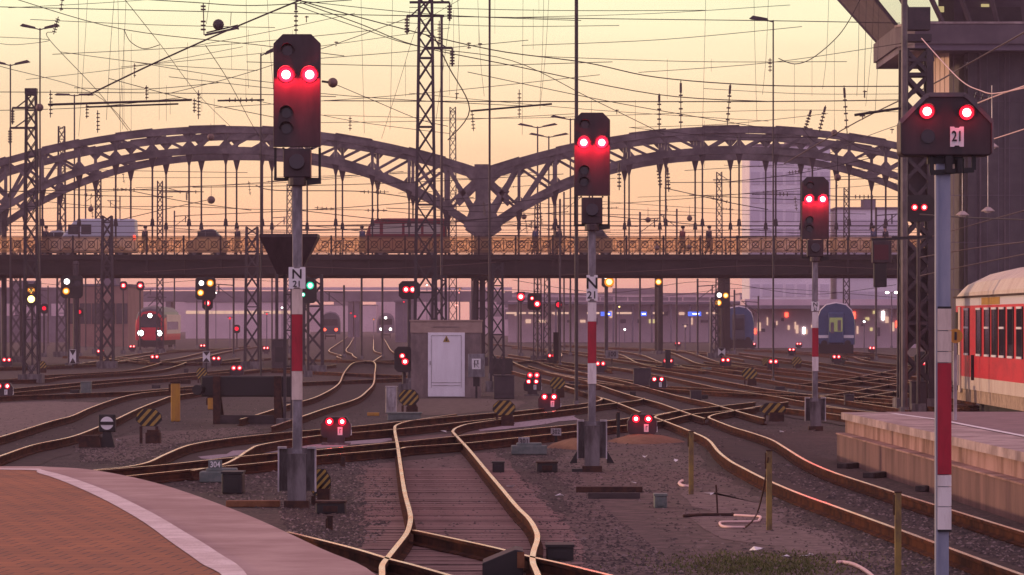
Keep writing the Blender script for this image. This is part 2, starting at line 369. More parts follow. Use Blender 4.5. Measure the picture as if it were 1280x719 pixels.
for i, p in enumerate(pe):
    vs += [(p.x, p.y, PZ), (p.x, p.y, PZ-.14), (p.x-.12, p.y-.12, PZ-.14), (p.x-.12, p.y-.12, -.05)]
    if i:
        for j in range(3): fs.append((4*i-4+j, 4*i+j, 4*i+j+1, 4*i-3+j))
b.add(vs, fs); b.build('platform_wall', 'concrete', root)
# joints across the edge paving are real thin grooves' dark filler strips
s_k = 0
# right platform
PR = .90
root = thing('station_platform', 'low concrete platform end with a rusty stained side wall and a white safety line', 'platform', (0, 0, 0))
def prx(y): return 6.24+(75.6-y)*.0205       # the edge, drifting right towards the camera
ys = [75.6, 72, 68, 64, 60, 56, 52, 48, 44, 40, 36, 30]
def face(name, off, z0, z1, m, far=75.6, th=.3):
    b = MB(); vs = []; fs = []
    for i, y in enumerate(ys):
        y = min(y, far); x = prx(y)+off; vs += [(x, y, z0), (x, y, z1), (x+th, y, z1), (x+th, y, z0)]
        if i:
            for j in range(4): fs.append((4*i-4+j, 4*i+j, 4*i+(j+1) % 4, 4*i-4+(j+1) % 4))
    fs += [(0, 1, 2, 3), tuple(4*(len(ys)-1)+j for j in (3, 2, 1, 0))]
    b.add(vs, fs); return b.build(name, m, root)
face('edge_slab', -.02, .77, PR, 'concrete_pale', 75.9, 1.0)
face('upper_wall', .06, .52, .77, 'platform_upper', 75.6, .5)
face('lower_wall', -.14, -.02, .50, 'platform_wall', 75.2, .6)
face('wall_ledge', -.16, .50, .525, 'platform_upper', 75.2, .4)
b = MB(); b.add([(prx(75.4)+.9, 75.4, PR-.01), (prx(30)+.9, 30, PR-.01), (11.3, 30, PR-.01), (11.3, 76.5, PR-.01), (prx(75.4)+.9, 76.5, PR-.01), (prx(75.4)+.9, 76.5, 0), (11.3, 76.5, 0), (11.3, 30, 0)], [(0, 1, 2, 3, 4), (4, 3, 6, 5), (2, 3, 6, 7)])
b.build('paving', 'platform_top', root)
b = MB(); vs = []; fs = []
for i, y in enumerate([74.5, 70, 66, 60, 52, 44, 36, 30]):
    x = prx(y)+1.02-.25*(i == 0); vs += [(x, y, PR+.004), (x+.13, y, PR+.004)]
    if i: fs.append((2*i-2, 2*i-1, 2*i+1, 2*i))
b.add(vs, fs); b.build('safety_line', 'sign_white', root)
# ================================================================== RAILS
PROF = [(-.036, .155), (-.030, .165), (.030, .165), (.036, .155), (.036, .128), (.009, .115), (.009, .035), (.068, .018), (.068, 0), (-.068, 0), (-.068, .018), (-.009, .035), (-.009, .115), (-.036, .128)]
RZ = .015
def g_rail(px): return catmull([G(x, y, RZ+.165) for x, y in px], 6)
def sweep(pts, name, parent, org):
    k = len(pts); n = len(PROF); vs = []; fs = []; ms = []
    for i, p in enumerate(pts):
        d = pts[min(i+1, k-1)]-pts[max(i-1, 0)]; d.z = 0; d.normalize(); s = V((d.y, -d.x, 0))
        for (u, z) in PROF: vs.append((p.x+s.x*u-org.x, p.y+s.y*u-org.y, z+RZ))
    for i in range(k-1):
        for j in range(n):
            fs.append((i*n+j, i*n+(j+1) % n, (i+1)*n+(j+1) % n, (i+1)*n+j)); ms.append(1 if j == 1 else 0)
    fs += [tuple(range(n)), tuple((k-1)*n+j for j in reversed(range(n)))]; ms += [0, 0]
    b = MB(); b.v = vs; b.f = fs; b.m = ms
    return b.build(name, ['rail_side', 'rail_top'], parent)
def offset(pts, d):
    out = []; k = len(pts)
    for i, p in enumerate(pts):
        t = pts[min(i+2, k-1)]-pts[max(i-2, 0)]; t.z = 0; t.normalize(); out.append(V((p.x+t.y*d, p.y-t.x*d, p.z)))
    return out
BED = [0]
def track(label, r1, r2=None, off=None, sleepers=None):
    a = g_rail(r1); bb = g_rail(r2) if r2 else (offset(a, off) if off else None)
    org = V((a[0].x, a[0].y, 0)); root = thing('railway_track', label, 'railway track', org, 0, 'railway tracks of the station throat')
    sweep(a, 'rail', root, org)
    if bb:
        BED[0] += 1; zb_ = .003+.0006*BED[0]; m = MB(); vs = []; fs = []; n_ = min(len(a), len(bb)); ra = [a[round(i*(len(a)-1)/(n_-1))] for i in range(n_)]; rb = [bb[round(i*(len(bb)-1)/(n_-1))] for i in range(n_)]
        c0 = [(p+q)/2 for p, q in zip(ra, rb)]; L1, R1 = offset(c0, -1.35), offset(c0, 1.35)
        for i in range(n_):
            w1, w2 = random.uniform(-.12, .12), random.uniform(-.12, .12)
            vs += [(L1[i].x-org.x+w1, L1[i].y-org.y, zb_), (R1[i].x-org.x+w2, R1[i].y-org.y, zb_)]
            if i: fs.append((2*i-2, 2*i-1, 2*i+1, 2*i))
        m.add(vs, fs); m.build('track_bed', 'timber_dust' if sleepers else 'track_bed', root)
    if bb: sweep(bb, 'rail', root, org)
    if sleepers:
        y0, y1, m, gap = sleepers; bx = [x for x in (bb or [])]
        proto = None; y = y0
        def at(pl, y):
            for i in range(len(pl)-1):
                p, q = pl[i], pl[i+1]
                if (p.y-y)*(q.y-y) <= 0 and abs(p.y-q.y) > 1e-6: return p.lerp(q, (y-p.y)/(q.y-p.y))
        cnt = 0
        while y < y1 and cnt < 98:
            p, q = at(a, y), at(bx, y)
            if p and q:
                if not proto: bp = MB(); bp.box((0, 0, -.02), (2.55, .27, .08)); proto = bp.build('sleeper', m, root); s = proto
                else: s = proto.copy(); COL.objects.link(s); s.parent = root
                s.location = ((p.x+q.x)/2-org.x+random.uniform(-.03, .03), y-org.y, random.uniform(-.012, .004)); s.rotation_euler = (0, 0, random.uniform(-.015, .015)); cnt += 1
            y += gap
    return root
track('nearest straight track on dusty timber sleepers running away from the bottom centre',
      [(474, 760), (477.5, 719), (478, 706), (486, 695), (498, 680), (509, 665), (513, 650), (512, 639), (505.6, 614), (501, 585), (497, 557), (493.5, 537), (497, 530.5), (518, 525), (570, 517.5)],
      [(685, 760), (672.5, 719), (666, 702.5), (667, 689), (671.6, 674), (670, 663), (661, 648), (646, 633), (627.5, 611), (609.7, 590), (586, 561.5), (568, 542), (566.5, 538), (573, 533.5), (590, 529), (640, 522)],
      sleepers=(36, 71, 'timber', .36))
track('short crossing rail branching off under the edge of the brick platform at the bottom', [(360, 664.7), (440, 684.7), (485, 698), (520, 707), (600, 730)], off=-1.5)
track('curving turnout track skirting the brick platform and sweeping past the hut towards the right',
      [(70, 596), (118, 587.4), (156, 583.6), (184, 578), (203, 569.5), (225, 560), (244, 554.5), (278, 549), (330, 543), (401, 536.6), (452, 532), (518, 525), (600, 517.5), (645, 514), (681, 510), (725, 505), (745, 501.5), (752, 498), (739, 493), (716, 486), (690, 479)],
      [(240, 588), (259, 584.6), (280, 580), (296.5, 572), (311.6, 562), (330, 555), (401, 544), (493.5, 536.5), (600, 525), (645, 519.5), (720, 511), (752, 506), (795, 500.6), (806, 497.5)])
track('long diagonal track across the middle from the brick platform edge to the right',
      [(90, 590.5), (150, 585.5), (203, 581), (259, 575), (330, 567.6), (386, 563), (491, 552.8), (510, 551.3), (570, 545), (600, 542), (722, 530), (778, 523.6), (800, 519.5), (821.5, 518), (853.5, 512.7), (895.7, 508), (944, 502.5)],
      [(100, 600), (157.6, 595), (259, 584.6), (330, 578), (394, 570), (495, 561), (510, 558.6), (570, 554.5), (600, 552), (722, 539), (756, 534.5), (789.7, 530.7), (829, 525.8), (864.7, 517.8), (904, 514), (943, 510)])
track('double curved track on the right that bends past the low concrete platform',
      [(1400, 700), (1280, 665), (1190, 637.5), (1130, 619), (1096, 608), (1040, 589.6), (1006.6, 575), (982, 560), (963, 549), (935, 539.5), (916.5, 534), (894, 525.4), (886, 521.5), (892, 518.3), (905, 515.6), (945, 508.5), (985, 502)],
      [(1400, 760), (1280, 719), (1168, 678), (1119, 660), (1040, 631.5), (997, 616), (958, 599.5), (931, 586), (912.7, 576), (897.7, 564), (884.5, 549), (862, 538.5), (829, 525.5), (819, 521.6), (823, 518.8), (838, 516)])
track('straight track running diagonally from the hut to the end of the curved right track',
      [(660, 457), (679, 463), (716, 472), (739, 478), (761, 485.4), (788, 494), (821.5, 503), (843, 510.5), (864.7, 518), (881, 523)], off=-1.5)
track('left hand curving track that passes the black and white ground signal',
      [(-60, 560), (0, 546), (62, 527), (90, 519.6), (112, 510), (146, 498), (174.5, 491.6), (212, 488), (252, 486.3), (300, 484)],
      [(-60, 590), (0, 570), (41.6, 556), (90, 545.6), (124, 533), (146, 523.5), (174.5, 510), (203, 499), (216, 495), (252, 490)])
track('bending track rising from the left main signal past the hut and under the bridge',
      [(300, 524), (322, 518), (358, 506.6), (376, 502), (400, 494), (423, 480), (430, 466), (440, 454.5), (452, 451.8), (480, 450.5), (510, 450)],
      [(340, 533), (376, 521), (408, 510), (445, 498.6), (459, 488.5), (467, 479), (468.5, 466), (469, 454.5), (462, 451), (440, 450), (408, 449.5)])
track('far kinked track left of the axis under the bridge', [(427, 448), (421, 445.6), (426.6, 444.2), (419, 442), (411, 438), (420, 431), (430.5, 424), (434, 421)], [(446, 447.5), (441, 444.4), (440, 442.3), (432.4, 438), (437, 431), (441, 424), (442.5, 421)])
track('far kinked track right of the axis under the bridge', [(466, 452), (472, 448), (478, 442.7), (467.5, 438), (467, 430), (467, 423), (466.5, 420)], [(511, 447), (498.6, 442.7), (489, 438), (484.5, 431), (481, 425), (478, 421)])
YARD = [
 ('left yard track passing in front of the lattice mast at the left edge', [(-30, 476), (5.6, 475), (52.6, 474), (90, 469.5), (143, 466.7), (197, 463), (222, 457), (233, 452.6)], -1.5),
 ('left yard track parallel to the paved strip', [(-20, 494), (13, 491), (56, 487), (99.5, 482.6), (169, 476), (240, 470.5), (271, 466.7), (340, 461)], -1.5),
 ('second left yard track next to the paved strip', [(-20, 497), (13, 495), (70, 493), (131, 490.5), (170, 489), (250, 482)], None),
 ('thin far left yard track under the bridge', [(0, 460), (52.6, 458.4), (105, 456), (128, 454.5), (165, 450), (200, 446)], -1.5),
 ('far yard track in front of the oncoming red train', [(101, 445), (143, 446), (186, 450.7), (232, 453.5), (265, 452), (300, 448)], 1.5),
 ('far yard track to the right of the oncoming red train', [(130, 455), (190, 443.5), (223.5, 438.8), (272.6, 436.4), (304.5, 435)], -1.5),
 ('far yard track behind the pair of red lights under the post signal', [(215, 453), (248, 448), (276, 441), (304.5, 435.7), (330, 432)], -1.5),
 ('yard track behind the black buffer beam', [(300, 465), (327, 461), (385, 459), (420, 456)], None),
 ('cross rail left of the hut on the upper level', [(340, 462), (385, 464), (440, 466.5), (485, 468.5), (514, 469.5)], None),
 ('cross rail left of the hut on the lower level', [(330, 480), (394.6, 477), (460, 474.6), (496, 473), (516, 472)], None),
 ('track ending beside the lattice mast left of the hut', [(330, 448), (360, 447), (408, 449.8), (460, 451.5), (500, 453)], None),
 ('long straight track across the right half of the yard', [(640, 464), (707, 479.5), (787.7, 483), (864.7, 488), (932.6, 492), (1015, 496.5), (1120, 505), (1200, 511)], -1.5),
 ('lower rail pair crossing the right half of the yard', [(690, 476), (720, 487), (739, 493), (770, 503), (800, 515)], None),
 ('diagonal yard track starting at the red signals right of the hut', [(640, 452), (662, 461), (695.7, 466.7), (735, 474), (780, 481)], -1.5),
 ('diagonal track from the pair of red lights to the right main signal', [(765, 458.5), (810, 466.7), (838, 472), (880, 481), (904, 486), (960, 494), (1004, 502), (1070, 513)], -1.5),
 ('sinuous far track between the two red pairs right of centre', [(740, 437), (774.5, 443), (795, 452.6), (816, 458), (850, 462), (880, 464)], -1.5),
 ('sinuous far track further right of centre', [(780, 436), (822, 437.5), (840, 441), (857, 448), (874, 454.5), (905, 458), (960, 461)], -1.5),
 ('straight far track in front of the yellow signal post', [(820, 456), (850, 459), (880, 463), (927, 470.4), (961, 475), (981.4, 479), (1022.7, 484.5), (1098, 494), (1160, 501)], -1.5),
 ('straight far track in front of the blue coach', [(880, 452), (915.7, 457), (970, 464), (1015, 468.5), (1094, 478.7), (1140, 484)], -1.5),
 ('far track curving out from under the dark coach', [(900, 441), (929, 445), (981, 451.6), (1002, 454.5), (1068, 466), (1140, 476)], -1.5),
 ('far track beside the blue coach on its right', [(1040, 446), (1054.6, 451), (1090, 456), (1120, 459), (1160, 462)], -1.5),
 ('connecting rail in front of the blue coach rising to the right', [(1000, 480), (1060, 473), (1105, 464.8), (1125, 461)], 1.5),
 ('connecting rail by the right main signal rising to the right', [(1010, 497), (1066, 489), (1088, 485), (1120, 479)], 1.5),
 ('far right track by the red pair beyond the lattice mast', [(1040, 439), (1105, 445), (1130, 448), (1170, 450)], -1.5),
 ('near right track that ends at the low concrete platform', [(960, 507), (977.6, 510), (1030, 516), (1070, 522), (1120, 530)], -1.5),
 ('far left of centre track beneath the second bridge', [(648, 452), (700, 446), (690, 438), (640, 432), (600, 429)], None),
 ('straight far track right of the hut', [(610, 443), (650, 449), (700, 456), (765, 463)], -1.5),
 ('straight far track to the station building', [(640, 434), (700, 440), (765, 449), (820, 457)], -1.5),
 ('far yard track leading to the dark coach', [(690, 431), (740, 434), (800, 436), (880, 442), (930, 450)], -1.5),
 ('far right yard track beyond the red pair', [(930, 437), (1000, 441), (1060, 448)], -1.5),
]
for lb, px, of in YARD: track(lb, px, off=of)
# ballast stones lying loose in the foreground
st = MB(); ico = [(0, 0, 1), (.9, 0, .1), (.2, .8, -.1), (-.8, .5, .1), (-.6, -.7, 0), (.3, -.9, .1)]
icf = [(0, 1, 2), (0, 2, 3), (0, 3, 4), (0, 4, 5), (0, 5, 1)]
def stones(n, px):
    xs = [p[0] for p in px]; ys_ = [p[1] for p in px]
    def inside(x, y):
        r = False; j = len(px)-1
        for i in range(len(px)):
            if (px[i][1] > y) != (px[j][1] > y) and x < (px[j][0]-px[i][0])*(y-px[i][1])/(px[j][1]-px[i][1])+px[i][0]: r = not r
            j = i
        return r
    k = 0
    while k < n:
        x, y = random.uniform(min(xs), max(xs)), random.uniform(min(ys_), max(ys_))
        if not inside(x, y): continue
        p = G(x, y); s = random.uniform(.012, .034)*(1 if random.random() > .03 else 1.7); a = random.uniform(0, 6.28); ca, sa = math.cos(a), math.sin(a)
        o = len(st.v)
        for vx, vy, vz in ico:
            vx *= random.uniform(.7, 1.3); vy *= random.uniform(.7, 1.3); vz *= random.uniform(.5, 1)
            st.v.append((p.x+(vx*ca-vy*sa)*s, p.y+(vx*sa+vy*ca)*s, .008+vz*s*.8))
        mi = random.choice((0, 0, 0, 1, 1, 2)); st.f += [tuple(i+o for i in f) for f in icf]; st.m += [mi]*5; k += 1
stones(5200, [(330, 590), (470, 575), (490, 600), (498, 640), (470, 680), (420, 690), (360, 672)])
stones(450, [(517, 575), (585, 570), (640, 640), (655, 680), (525, 680), (520, 640)])
stones(2600, [(600, 560), (700, 560), (760, 640), (860, 719), (690, 719), (672, 650), (630, 600)])
stones(3600, [(900, 570), (1010, 585), (1180, 640), (1280, 672), (1280, 712), (1160, 670), (1000, 610), (930, 578)])
stones(2200, [(940, 604), (1040, 640), (1170, 690), (1280, 730), (1090, 719), (980, 650)])
stones(2200, [(90, 556), (330, 530), (330, 545), (240, 560), (160, 584), (100, 578)])
stones(1600, [(180, 595), (330, 583), (480, 568), (490, 578), (340, 600), (330, 640), (260, 620)])
stones(900, [(760, 580), (900, 580), (1010, 660), (1100, 719), (860, 719)])
stones(2500, [(600, 470), (900, 470), (1110, 520), (900, 560), (720, 560), (600, 520)])
stones(1500, [(0, 500), (500, 480), (500, 540), (330, 560), (0, 560)])
stones(1600, [(600, 560), (720, 545), (900, 560), (930, 600), (800, 620), (700, 610)])
mat('stone_a', (.032, .024, .023)); mat('stone_b', (.075, .054, .05)); mat('stone_c', (.20, .15, .14))
so_ = st.build('loose_ballast', ['stone_a', 'stone_b', 'stone_c']); so_['kind'] = 'stuff'
gs = MB()
for i in range(3600):
    x = random.gauss(950, 60); y = random.gauss(708, 9)
    if y < 690: continue
    p = G(x, y); a = random.uniform(0, 6.28); h_ = random.uniform(.02, .055); dx, dy = math.cos(a)*.012, math.sin(a)*.012; lx, ly = random.uniform(-.04, .04), random.uniform(-.04, .04)
    gs.add([(p.x-dx, p.y-dy, 0), (p.x+dx, p.y+dy, 0), (p.x+lx, p.y+ly, h_)], [(0, 1, 2)])
gs.build('grass', 'grass')['kind'] = 'stuff'
# ================================================================== ARCH BRIDGE
BY = 240.0; BS = BY/F; NX = (603-CX)*BS; SPAN = 30.8; GAP = 9.5
def pz(y): return H+(HY-y)*BS
root = thing('arch_bridge', 'long dark steel bridge of trussed arches crossing the whole yard', 'bridge', (NX, BY, 0))
HS = 321*BS
def zu(x): u = abs((x % SPAN)-SPAN/2)/(SPAN/2); return pz(162+54*u**2)
def zl(x): u = abs((x % SPAN)-SPAN/2)/(SPAN/2); return pz(188+101*u**2.35)
NP = 14; PW = SPAN/NP
def make_arch():
    a = MB(); bu = MB()
    a.box((0, 0, 0), (.01, .01, .01))
    ro = bpy.data.objects.new('arch', None); COL.objects.link(ro)
    for nm, fn, h_, wd in (('upper_chord', zu, .42, .46), ('lower_chord', zl, .42, .46)):
        m = MB(); pts = [(i*PW/2, 0, fn(min(i*PW/2, SPAN-1e-4))) for i in range(2*NP+1)]
        vs = []; fs = []
        for i, (x, y, z) in enumerate(pts):
            vs += [(x, -wd/2, z-h_/2), (x, wd/2, z-h_/2), (x, wd/2, z+h_/2), (x, -wd/2, z+h_/2)]
            if i:
                for j in range(4): fs.append((4*i-4+j, 4*i-4+(j+1) % 4, 4*i+(j+1) % 4, 4*i+j))
        m.add(vs, fs)
        for i in range(0, 2*NP, 4):            # stepped cover plates on the chord
            x, y, z = pts[i]; x2, _, z2 = pts[i+2]; m.bar((x, 0, z+h_/2+.03), (x2, 0, z2+h_/2+.03), .56, .07)
        m.build(nm, 'bridge_steel', ro)
    m = MB()
    for i in range(1, NP):
        x = i*PW; m.bar((x, 0, zl(x)), (x, 0, zu(x)), .17, .26)
        for s_ in (-1, 1): m.prism([(x+s_*.10, zl(x)+.2), (x+s_*.45, zl(x)+.2), (x+s_*.10, zl(x)+.6)], -.1, .1); m.prism([(x+s_*.10, zu(x)-.2), (x+s_*.42, zu(x)-.2), (x+s_*.10, zu(x)-.55)], -.1, .1)
    for i in range(NP):
        x0, x1 = i*PW, (i+1)*PW
        if x1 <= SPAN/2: m.bar((x0, 0, zu(x0+1e-3)), (x1, 0, zl(x1)), .15, .16)
        else: m.bar((x0, 0, zl(x0)), (x1, 0, zu(x1-1e-3)), .15, .16)
        if i in (0, 1): m.bar((x0, 0, zl(x0+1e-3)), (x1, 0, zu(x1)), .2, .2)
        if i in (NP-1, NP-2): m.bar((x0, 0, zu(x0)), (x1, 0, zl(x1-1e-3)), .2, .2)
    m.build('web', 'bridge_steel', ro)
    return ro
def rec(o, par):
    c = o.copy(); COL.objects.link(c); c.parent = par
    for ch in list(o.children): rec(ch, c)
    return c
ar = make_arch(); ar.parent = root; ar.location = (0, 0, 0)
for sx_, yy in ((-SPAN, 0), (0, GAP), (-SPAN, GAP)):
    c = rec(ar, root); c.location = (sx_, yy, 0)
DT = pz(318)                                      # deck top
hang = None
for sp in (-1, 0):
    for yy in (0, GAP):
        for i in range(1, NP):
            x = i*PW
            z1 = zl(x)-.15
            if z1-DT < .6: continue
            m = MB(); m.bar((0, -.08, -.2), (0, -.08, z1-DT), .09, .07); m.bar((0, .08, -.2), (0, .08, z1-DT), .09, .07)
            m.prism([(-.05, z1-DT-.7), (.05, z1-DT-.7), (.22, z1-DT), (-.22, z1-DT)], -.13, .13)
            m.box((0, 0, pz(278)-DT), (.26, .3, .42), taper=.6)
            o = m.build('hanger', 'bridge_dark', root, (sp*SPAN+x, yy, DT))
X0, X1 = -42.0, 36.0
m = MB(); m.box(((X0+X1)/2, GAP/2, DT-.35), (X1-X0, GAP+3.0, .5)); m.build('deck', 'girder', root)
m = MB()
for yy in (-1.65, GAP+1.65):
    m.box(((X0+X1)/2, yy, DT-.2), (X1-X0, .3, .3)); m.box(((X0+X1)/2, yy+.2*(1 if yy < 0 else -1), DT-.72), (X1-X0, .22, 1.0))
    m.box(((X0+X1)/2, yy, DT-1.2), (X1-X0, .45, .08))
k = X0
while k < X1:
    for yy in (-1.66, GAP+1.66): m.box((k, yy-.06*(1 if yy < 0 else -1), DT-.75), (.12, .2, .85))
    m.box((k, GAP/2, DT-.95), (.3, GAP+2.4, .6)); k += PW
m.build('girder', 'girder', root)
m = MB()
for yy in (-1.5, 2.5, 6.5, GAP+1.5):
    m.bar((X0, yy, DT-1.27), (X1, yy, DT-1.27), .12, .1)
m.build('service_pipe', 'rust', root)
for yy, nm in ((-1.55, 'railing'), (GAP+1.55, 'railing')):
    m = MB(); ph = 1.0; z0 = DT+.05
    for z in (z0, z0+.12, z0+ph-.10, z0+ph): m.bar((X0, yy, z), (X1, yy, z), .05 if z < z0+ph else .09, .045)
    k = X0
    while k < X1: m.bar((k, yy, z0-.3), (k, yy, z0+ph+.05), .10, .10); k += PW
    o = m.build(nm, 'railing_iron', root)
def panel():
    m = MB(); wd = PW; h0, h1 = .12, .90; hc = (h0+h1)/2
    for q in range(3):
        cx = (q+.5)*wd/3; hw = wd/6
        m.bar((cx-hw, 0, h0), (cx+hw, 0, h1), .045); m.bar((cx-hw, .005, h1), (cx+hw, .005, h0), .032)
        ring = [(cx+math.cos(t*math.pi/5)*.2, .01, hc+math.sin(t*math.pi/5)*.2) for t in range(11)]; m.tube(ring, .026, 4)
        m.bar((cx-hw, 0, h0), (cx-hw, 0, h1), .03)
    return m
fm = bpy.data.materials.new('sky_glow_sheet'); fm.use_nodes = True; n_ = fm.node_tree.nodes; n_.remove(n_['Principled BSDF'])
t1 = n_.new('ShaderNodeBsdfTranslucent'); t1.inputs[0].default_value = (.95, .74, .58, 1); t2 = n_.new('ShaderNodeBsdfTransparent'); t2.inputs[0].default_value = (1, .85, .7, 1); m3 = n_.new('ShaderNodeMixShader'); m3.inputs[0].default_value = .72
fm.node_tree.links.new(t1.outputs[0], m3.inputs[1]); fm.node_tree.links.new(t2.outputs[0], m3.inputs[2]); fm.node_tree.links.new(m3.outputs[0], n_['Material Output'].inputs[0]); MATS['sky_glow_sheet'] = fm
q = MB(); q.box(((X0+X1)/2, -1.50, DT+.55), (X1-X0, .012, .92)); q.build('glow_sheet', 'sky_glow_sheet', root)  # added tinted sheet, makes the sky glow orange through the lattice
pan = None; k = X0; cnt = 0
for yy in (-1.55, GAP+1.55):
    k = X0
    while k < X1-.5:
        if pan is None: pan = o = panel().build('railing_panel', 'railing_iron', root)
        else: o = pan.copy(); COL.objects.link(o); o.parent = root
        o.location = (k, yy, DT+.05); k += PW
for yy in (-.3, GAP+.3):
    m = MB()
    for z in (pz(290)-.05, pz(283), pz(277)): m.bar((X0, yy, z), (X1, yy, z), .035)
    m.build('handrail', 'bridge_dark', root)
# piers with the tall knot where two arches meet
for px_ in (-SPAN, 0, SPAN):
    for yy in (0, GAP):
        m = MB(); zt = pz(210)
        m.prism([(-.55, DT-1.2), (.55, DT-1.2), (.5, pz(292)), (1.15, pz(283)), (.75, pz(262)), (.42, pz(250)), (.42, zt), (-.42, zt), (-.42, pz(250)), (-.75, pz(262)), (-1.15, pz(283)), (-.5, pz(292))], yy-.3, yy+.3)
        for s_ in (-1, 1):
            m.bar((s_*.35, yy, pz(225)), (s_*1.6, yy, pz(250)), .3, .3); m.bar((s_*.5, yy, pz(262)), (s_*1.5, yy, pz(231)), .3, .3)
            m.prism([(s_*.3, zt-.2), (s_*1.3, zt+.05), (s_*.42, zt-.75)], yy-.25, yy+.25)
        m.box((0, yy, zt+.1), (.95, .7, .22)); m.build('arch_knot', 'bridge_steel', root, (px_, 0, 0))
    m = MB()
    for s_ in (-1, 1):
        for yy in (-.5, GAP+.5):
            m.bar((s_*.48, yy, 0), (s_*.42, yy, DT-1.2), .26, .3)
        for i in range(5):
            za, zb = i*1.05, (i+1)*1.05
            if zb < DT-1.2: m.bar((-.45*s_, -.5, za), (.45*s_, -.5, zb), .07, .05)
    m.box((0, GAP/2, .25), (1.6, GAP+2.2, .5)); m.box((0, GAP/2, DT-1.35), (1.4, GAP+2.0, .25)); m.bar((0, -.45, .5), (0, -.45, DT-1.3), .34, .12)
    m.build('pier', 'bridge_dark', root, (px_, 0, 0))
# ================================================================== CONTROL TOWER (right)
TD = 170.0; TS = TD/F
def tx(px): return (px-CX)*TS
def tz(py): return H+(HY-py)*TS
root = thing('control_tower', 'grey concrete signal control tower with a jutting glazed cabin at the upper right', 'tower', (tx(1190), TD, 0))
ox = tx(1190)
m = MB(); m.box((tx(1255)-ox+.9, 4.5, 8), (tx(1330)-tx(1187), 9, 16)); m.build('shaft', 'tower', root)
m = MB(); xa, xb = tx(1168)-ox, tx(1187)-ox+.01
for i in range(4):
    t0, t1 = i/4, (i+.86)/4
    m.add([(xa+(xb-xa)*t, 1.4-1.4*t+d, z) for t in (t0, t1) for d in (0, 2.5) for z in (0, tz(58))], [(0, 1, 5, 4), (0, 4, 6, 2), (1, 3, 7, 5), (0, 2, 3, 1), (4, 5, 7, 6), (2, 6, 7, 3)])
m.build('ribbed_corner', 'tower_sunlit', root)
m = MB(); m.box((tx(1225)-ox, .02-.11, 7.4), (.06, .2, 14.6)); m.box((tx(1256)-ox, -.05, 7.4), (.05, .1, 14.6)); m.build('pilaster', 'tower_slab', root)
m = MB()
sl_ = [(tx(1121)-ox, .6), (tx(1139)-ox, -1.6), (tx(1345)-ox, -1.6), (tx(1345)-ox, 11), (tx(1121)-ox, 11)]
m.prism(sl_, tz(58), tz(33), ax='z'); m.build('gallery_slab', 'tower_slab', root)
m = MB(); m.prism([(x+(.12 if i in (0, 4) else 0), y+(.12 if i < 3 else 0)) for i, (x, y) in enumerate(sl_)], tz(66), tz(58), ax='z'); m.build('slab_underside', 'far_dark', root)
m = MB()
for (p, q) in zip(sl_[:2], sl_[1:3]): m.bar((p[0], p[1], tz(32)), (q[0], q[1], tz(32)), .09, .09)
m.build('slab_edge_trim', 'concrete_pale', root)
# leaning cabin
zc0, zc1 = tz(33), tz(-46)
lo_ = [(tx(1125)-ox, .9), (tx(1142)-ox, -1.1), (tx(1345)-ox, -1.1), (tx(1345)-ox, 10), (tx(1125)-ox, 10)]
hi_ = [(tx(1058)-ox, .2), (tx(1088)-ox, -2.9), (tx(1345)-ox, -2.9), (tx(1345)-ox, 11), (tx(1058)-ox, 11)]
gm = bpy.data.materials.new('cabin_glass'); gm.use_nodes = True; nn = gm.node_tree.nodes; bb = nn['Principled BSDF']; bb.inputs['Base Color'].default_value = (.04, .035, .045, 1); bb.inputs['Roughness'].default_value = .08
tr = nn.new('ShaderNodeBsdfTransparent'); ms_ = nn.new('ShaderNodeMixShader'); ms_.inputs[0].default_value = .25
gm.node_tree.links.new(tr.outputs[0], ms_.inputs[1]); gm.node_tree.links.new(bb.outputs[0], ms_.inputs[2]); gm.node_tree.links.new(ms_.outputs[0], nn['Material Output'].inputs[0]); MATS['cabin_glass'] = gm
m = MB(); k = 5
def lp(p, q, t): return (p[0]+(q[0]-p[0])*t, p[1]+(q[1]-p[1])*t)
for i, nseg in ((0, 1), (1, 6), (4, 1)):
    for s_ in range(nseg):
        a0, a1 = lp(lo_[i], lo_[(i+1) % 5], s_/nseg), lp(lo_[i], lo_[(i+1) % 5], (s_+1)/nseg)
        b0, b1 = lp(hi_[i], hi_[(i+1) % 5], s_/nseg), lp(hi_[i], hi_[(i+1) % 5], (s_+1)/nseg)
        gq = MB(); gq.add([(*a0, zc0), (*a1, zc0), (*b1, zc1), (*b0, zc1)], [(0, 1, 2, 3)]); gq.build('window' if i < 4 else 'cabin_wall', 'cabin_glass' if i < 4 else 'tower_slab', root)
        m.bar((*a0, zc0), (*b0, zc1), .16, .16)
for i in range(5): m.bar((*lo_[i], zc0+.06), (*lo_[(i+1) % 5], zc0+.06), .14, .14)
m.build('window_frame', 'tower_slab', root)
m = MB(); m.prism([(x, y) for x, y in hi_], zc1, zc1+.7, ax='z'); m.build('roof', 'tower_slab', root)
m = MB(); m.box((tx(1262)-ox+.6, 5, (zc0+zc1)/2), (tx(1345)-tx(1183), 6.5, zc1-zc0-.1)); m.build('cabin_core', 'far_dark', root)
for px_, py_ in ((1180, 8), (1237, 5)):
    m = MB(); m.box((tx(px_)-ox, 1.6, tz(py_)), (.35, .05, .25)); m.build('lit_panel', 'window_lit', root)
m = MB()
for i in range(9): m.bar((tx(1192+i*14)-ox, -.02, .5), (tx(1192+i*14)-ox, -.02, tz(66)), .02, .02)
for i in range(6): m.bar((tx(1188)-ox, -.025, 2+i*2), (tx(1320)-ox, -.025, 2+i*2), .02, .02)
m.build('panel_joint', 'far_dark', root)
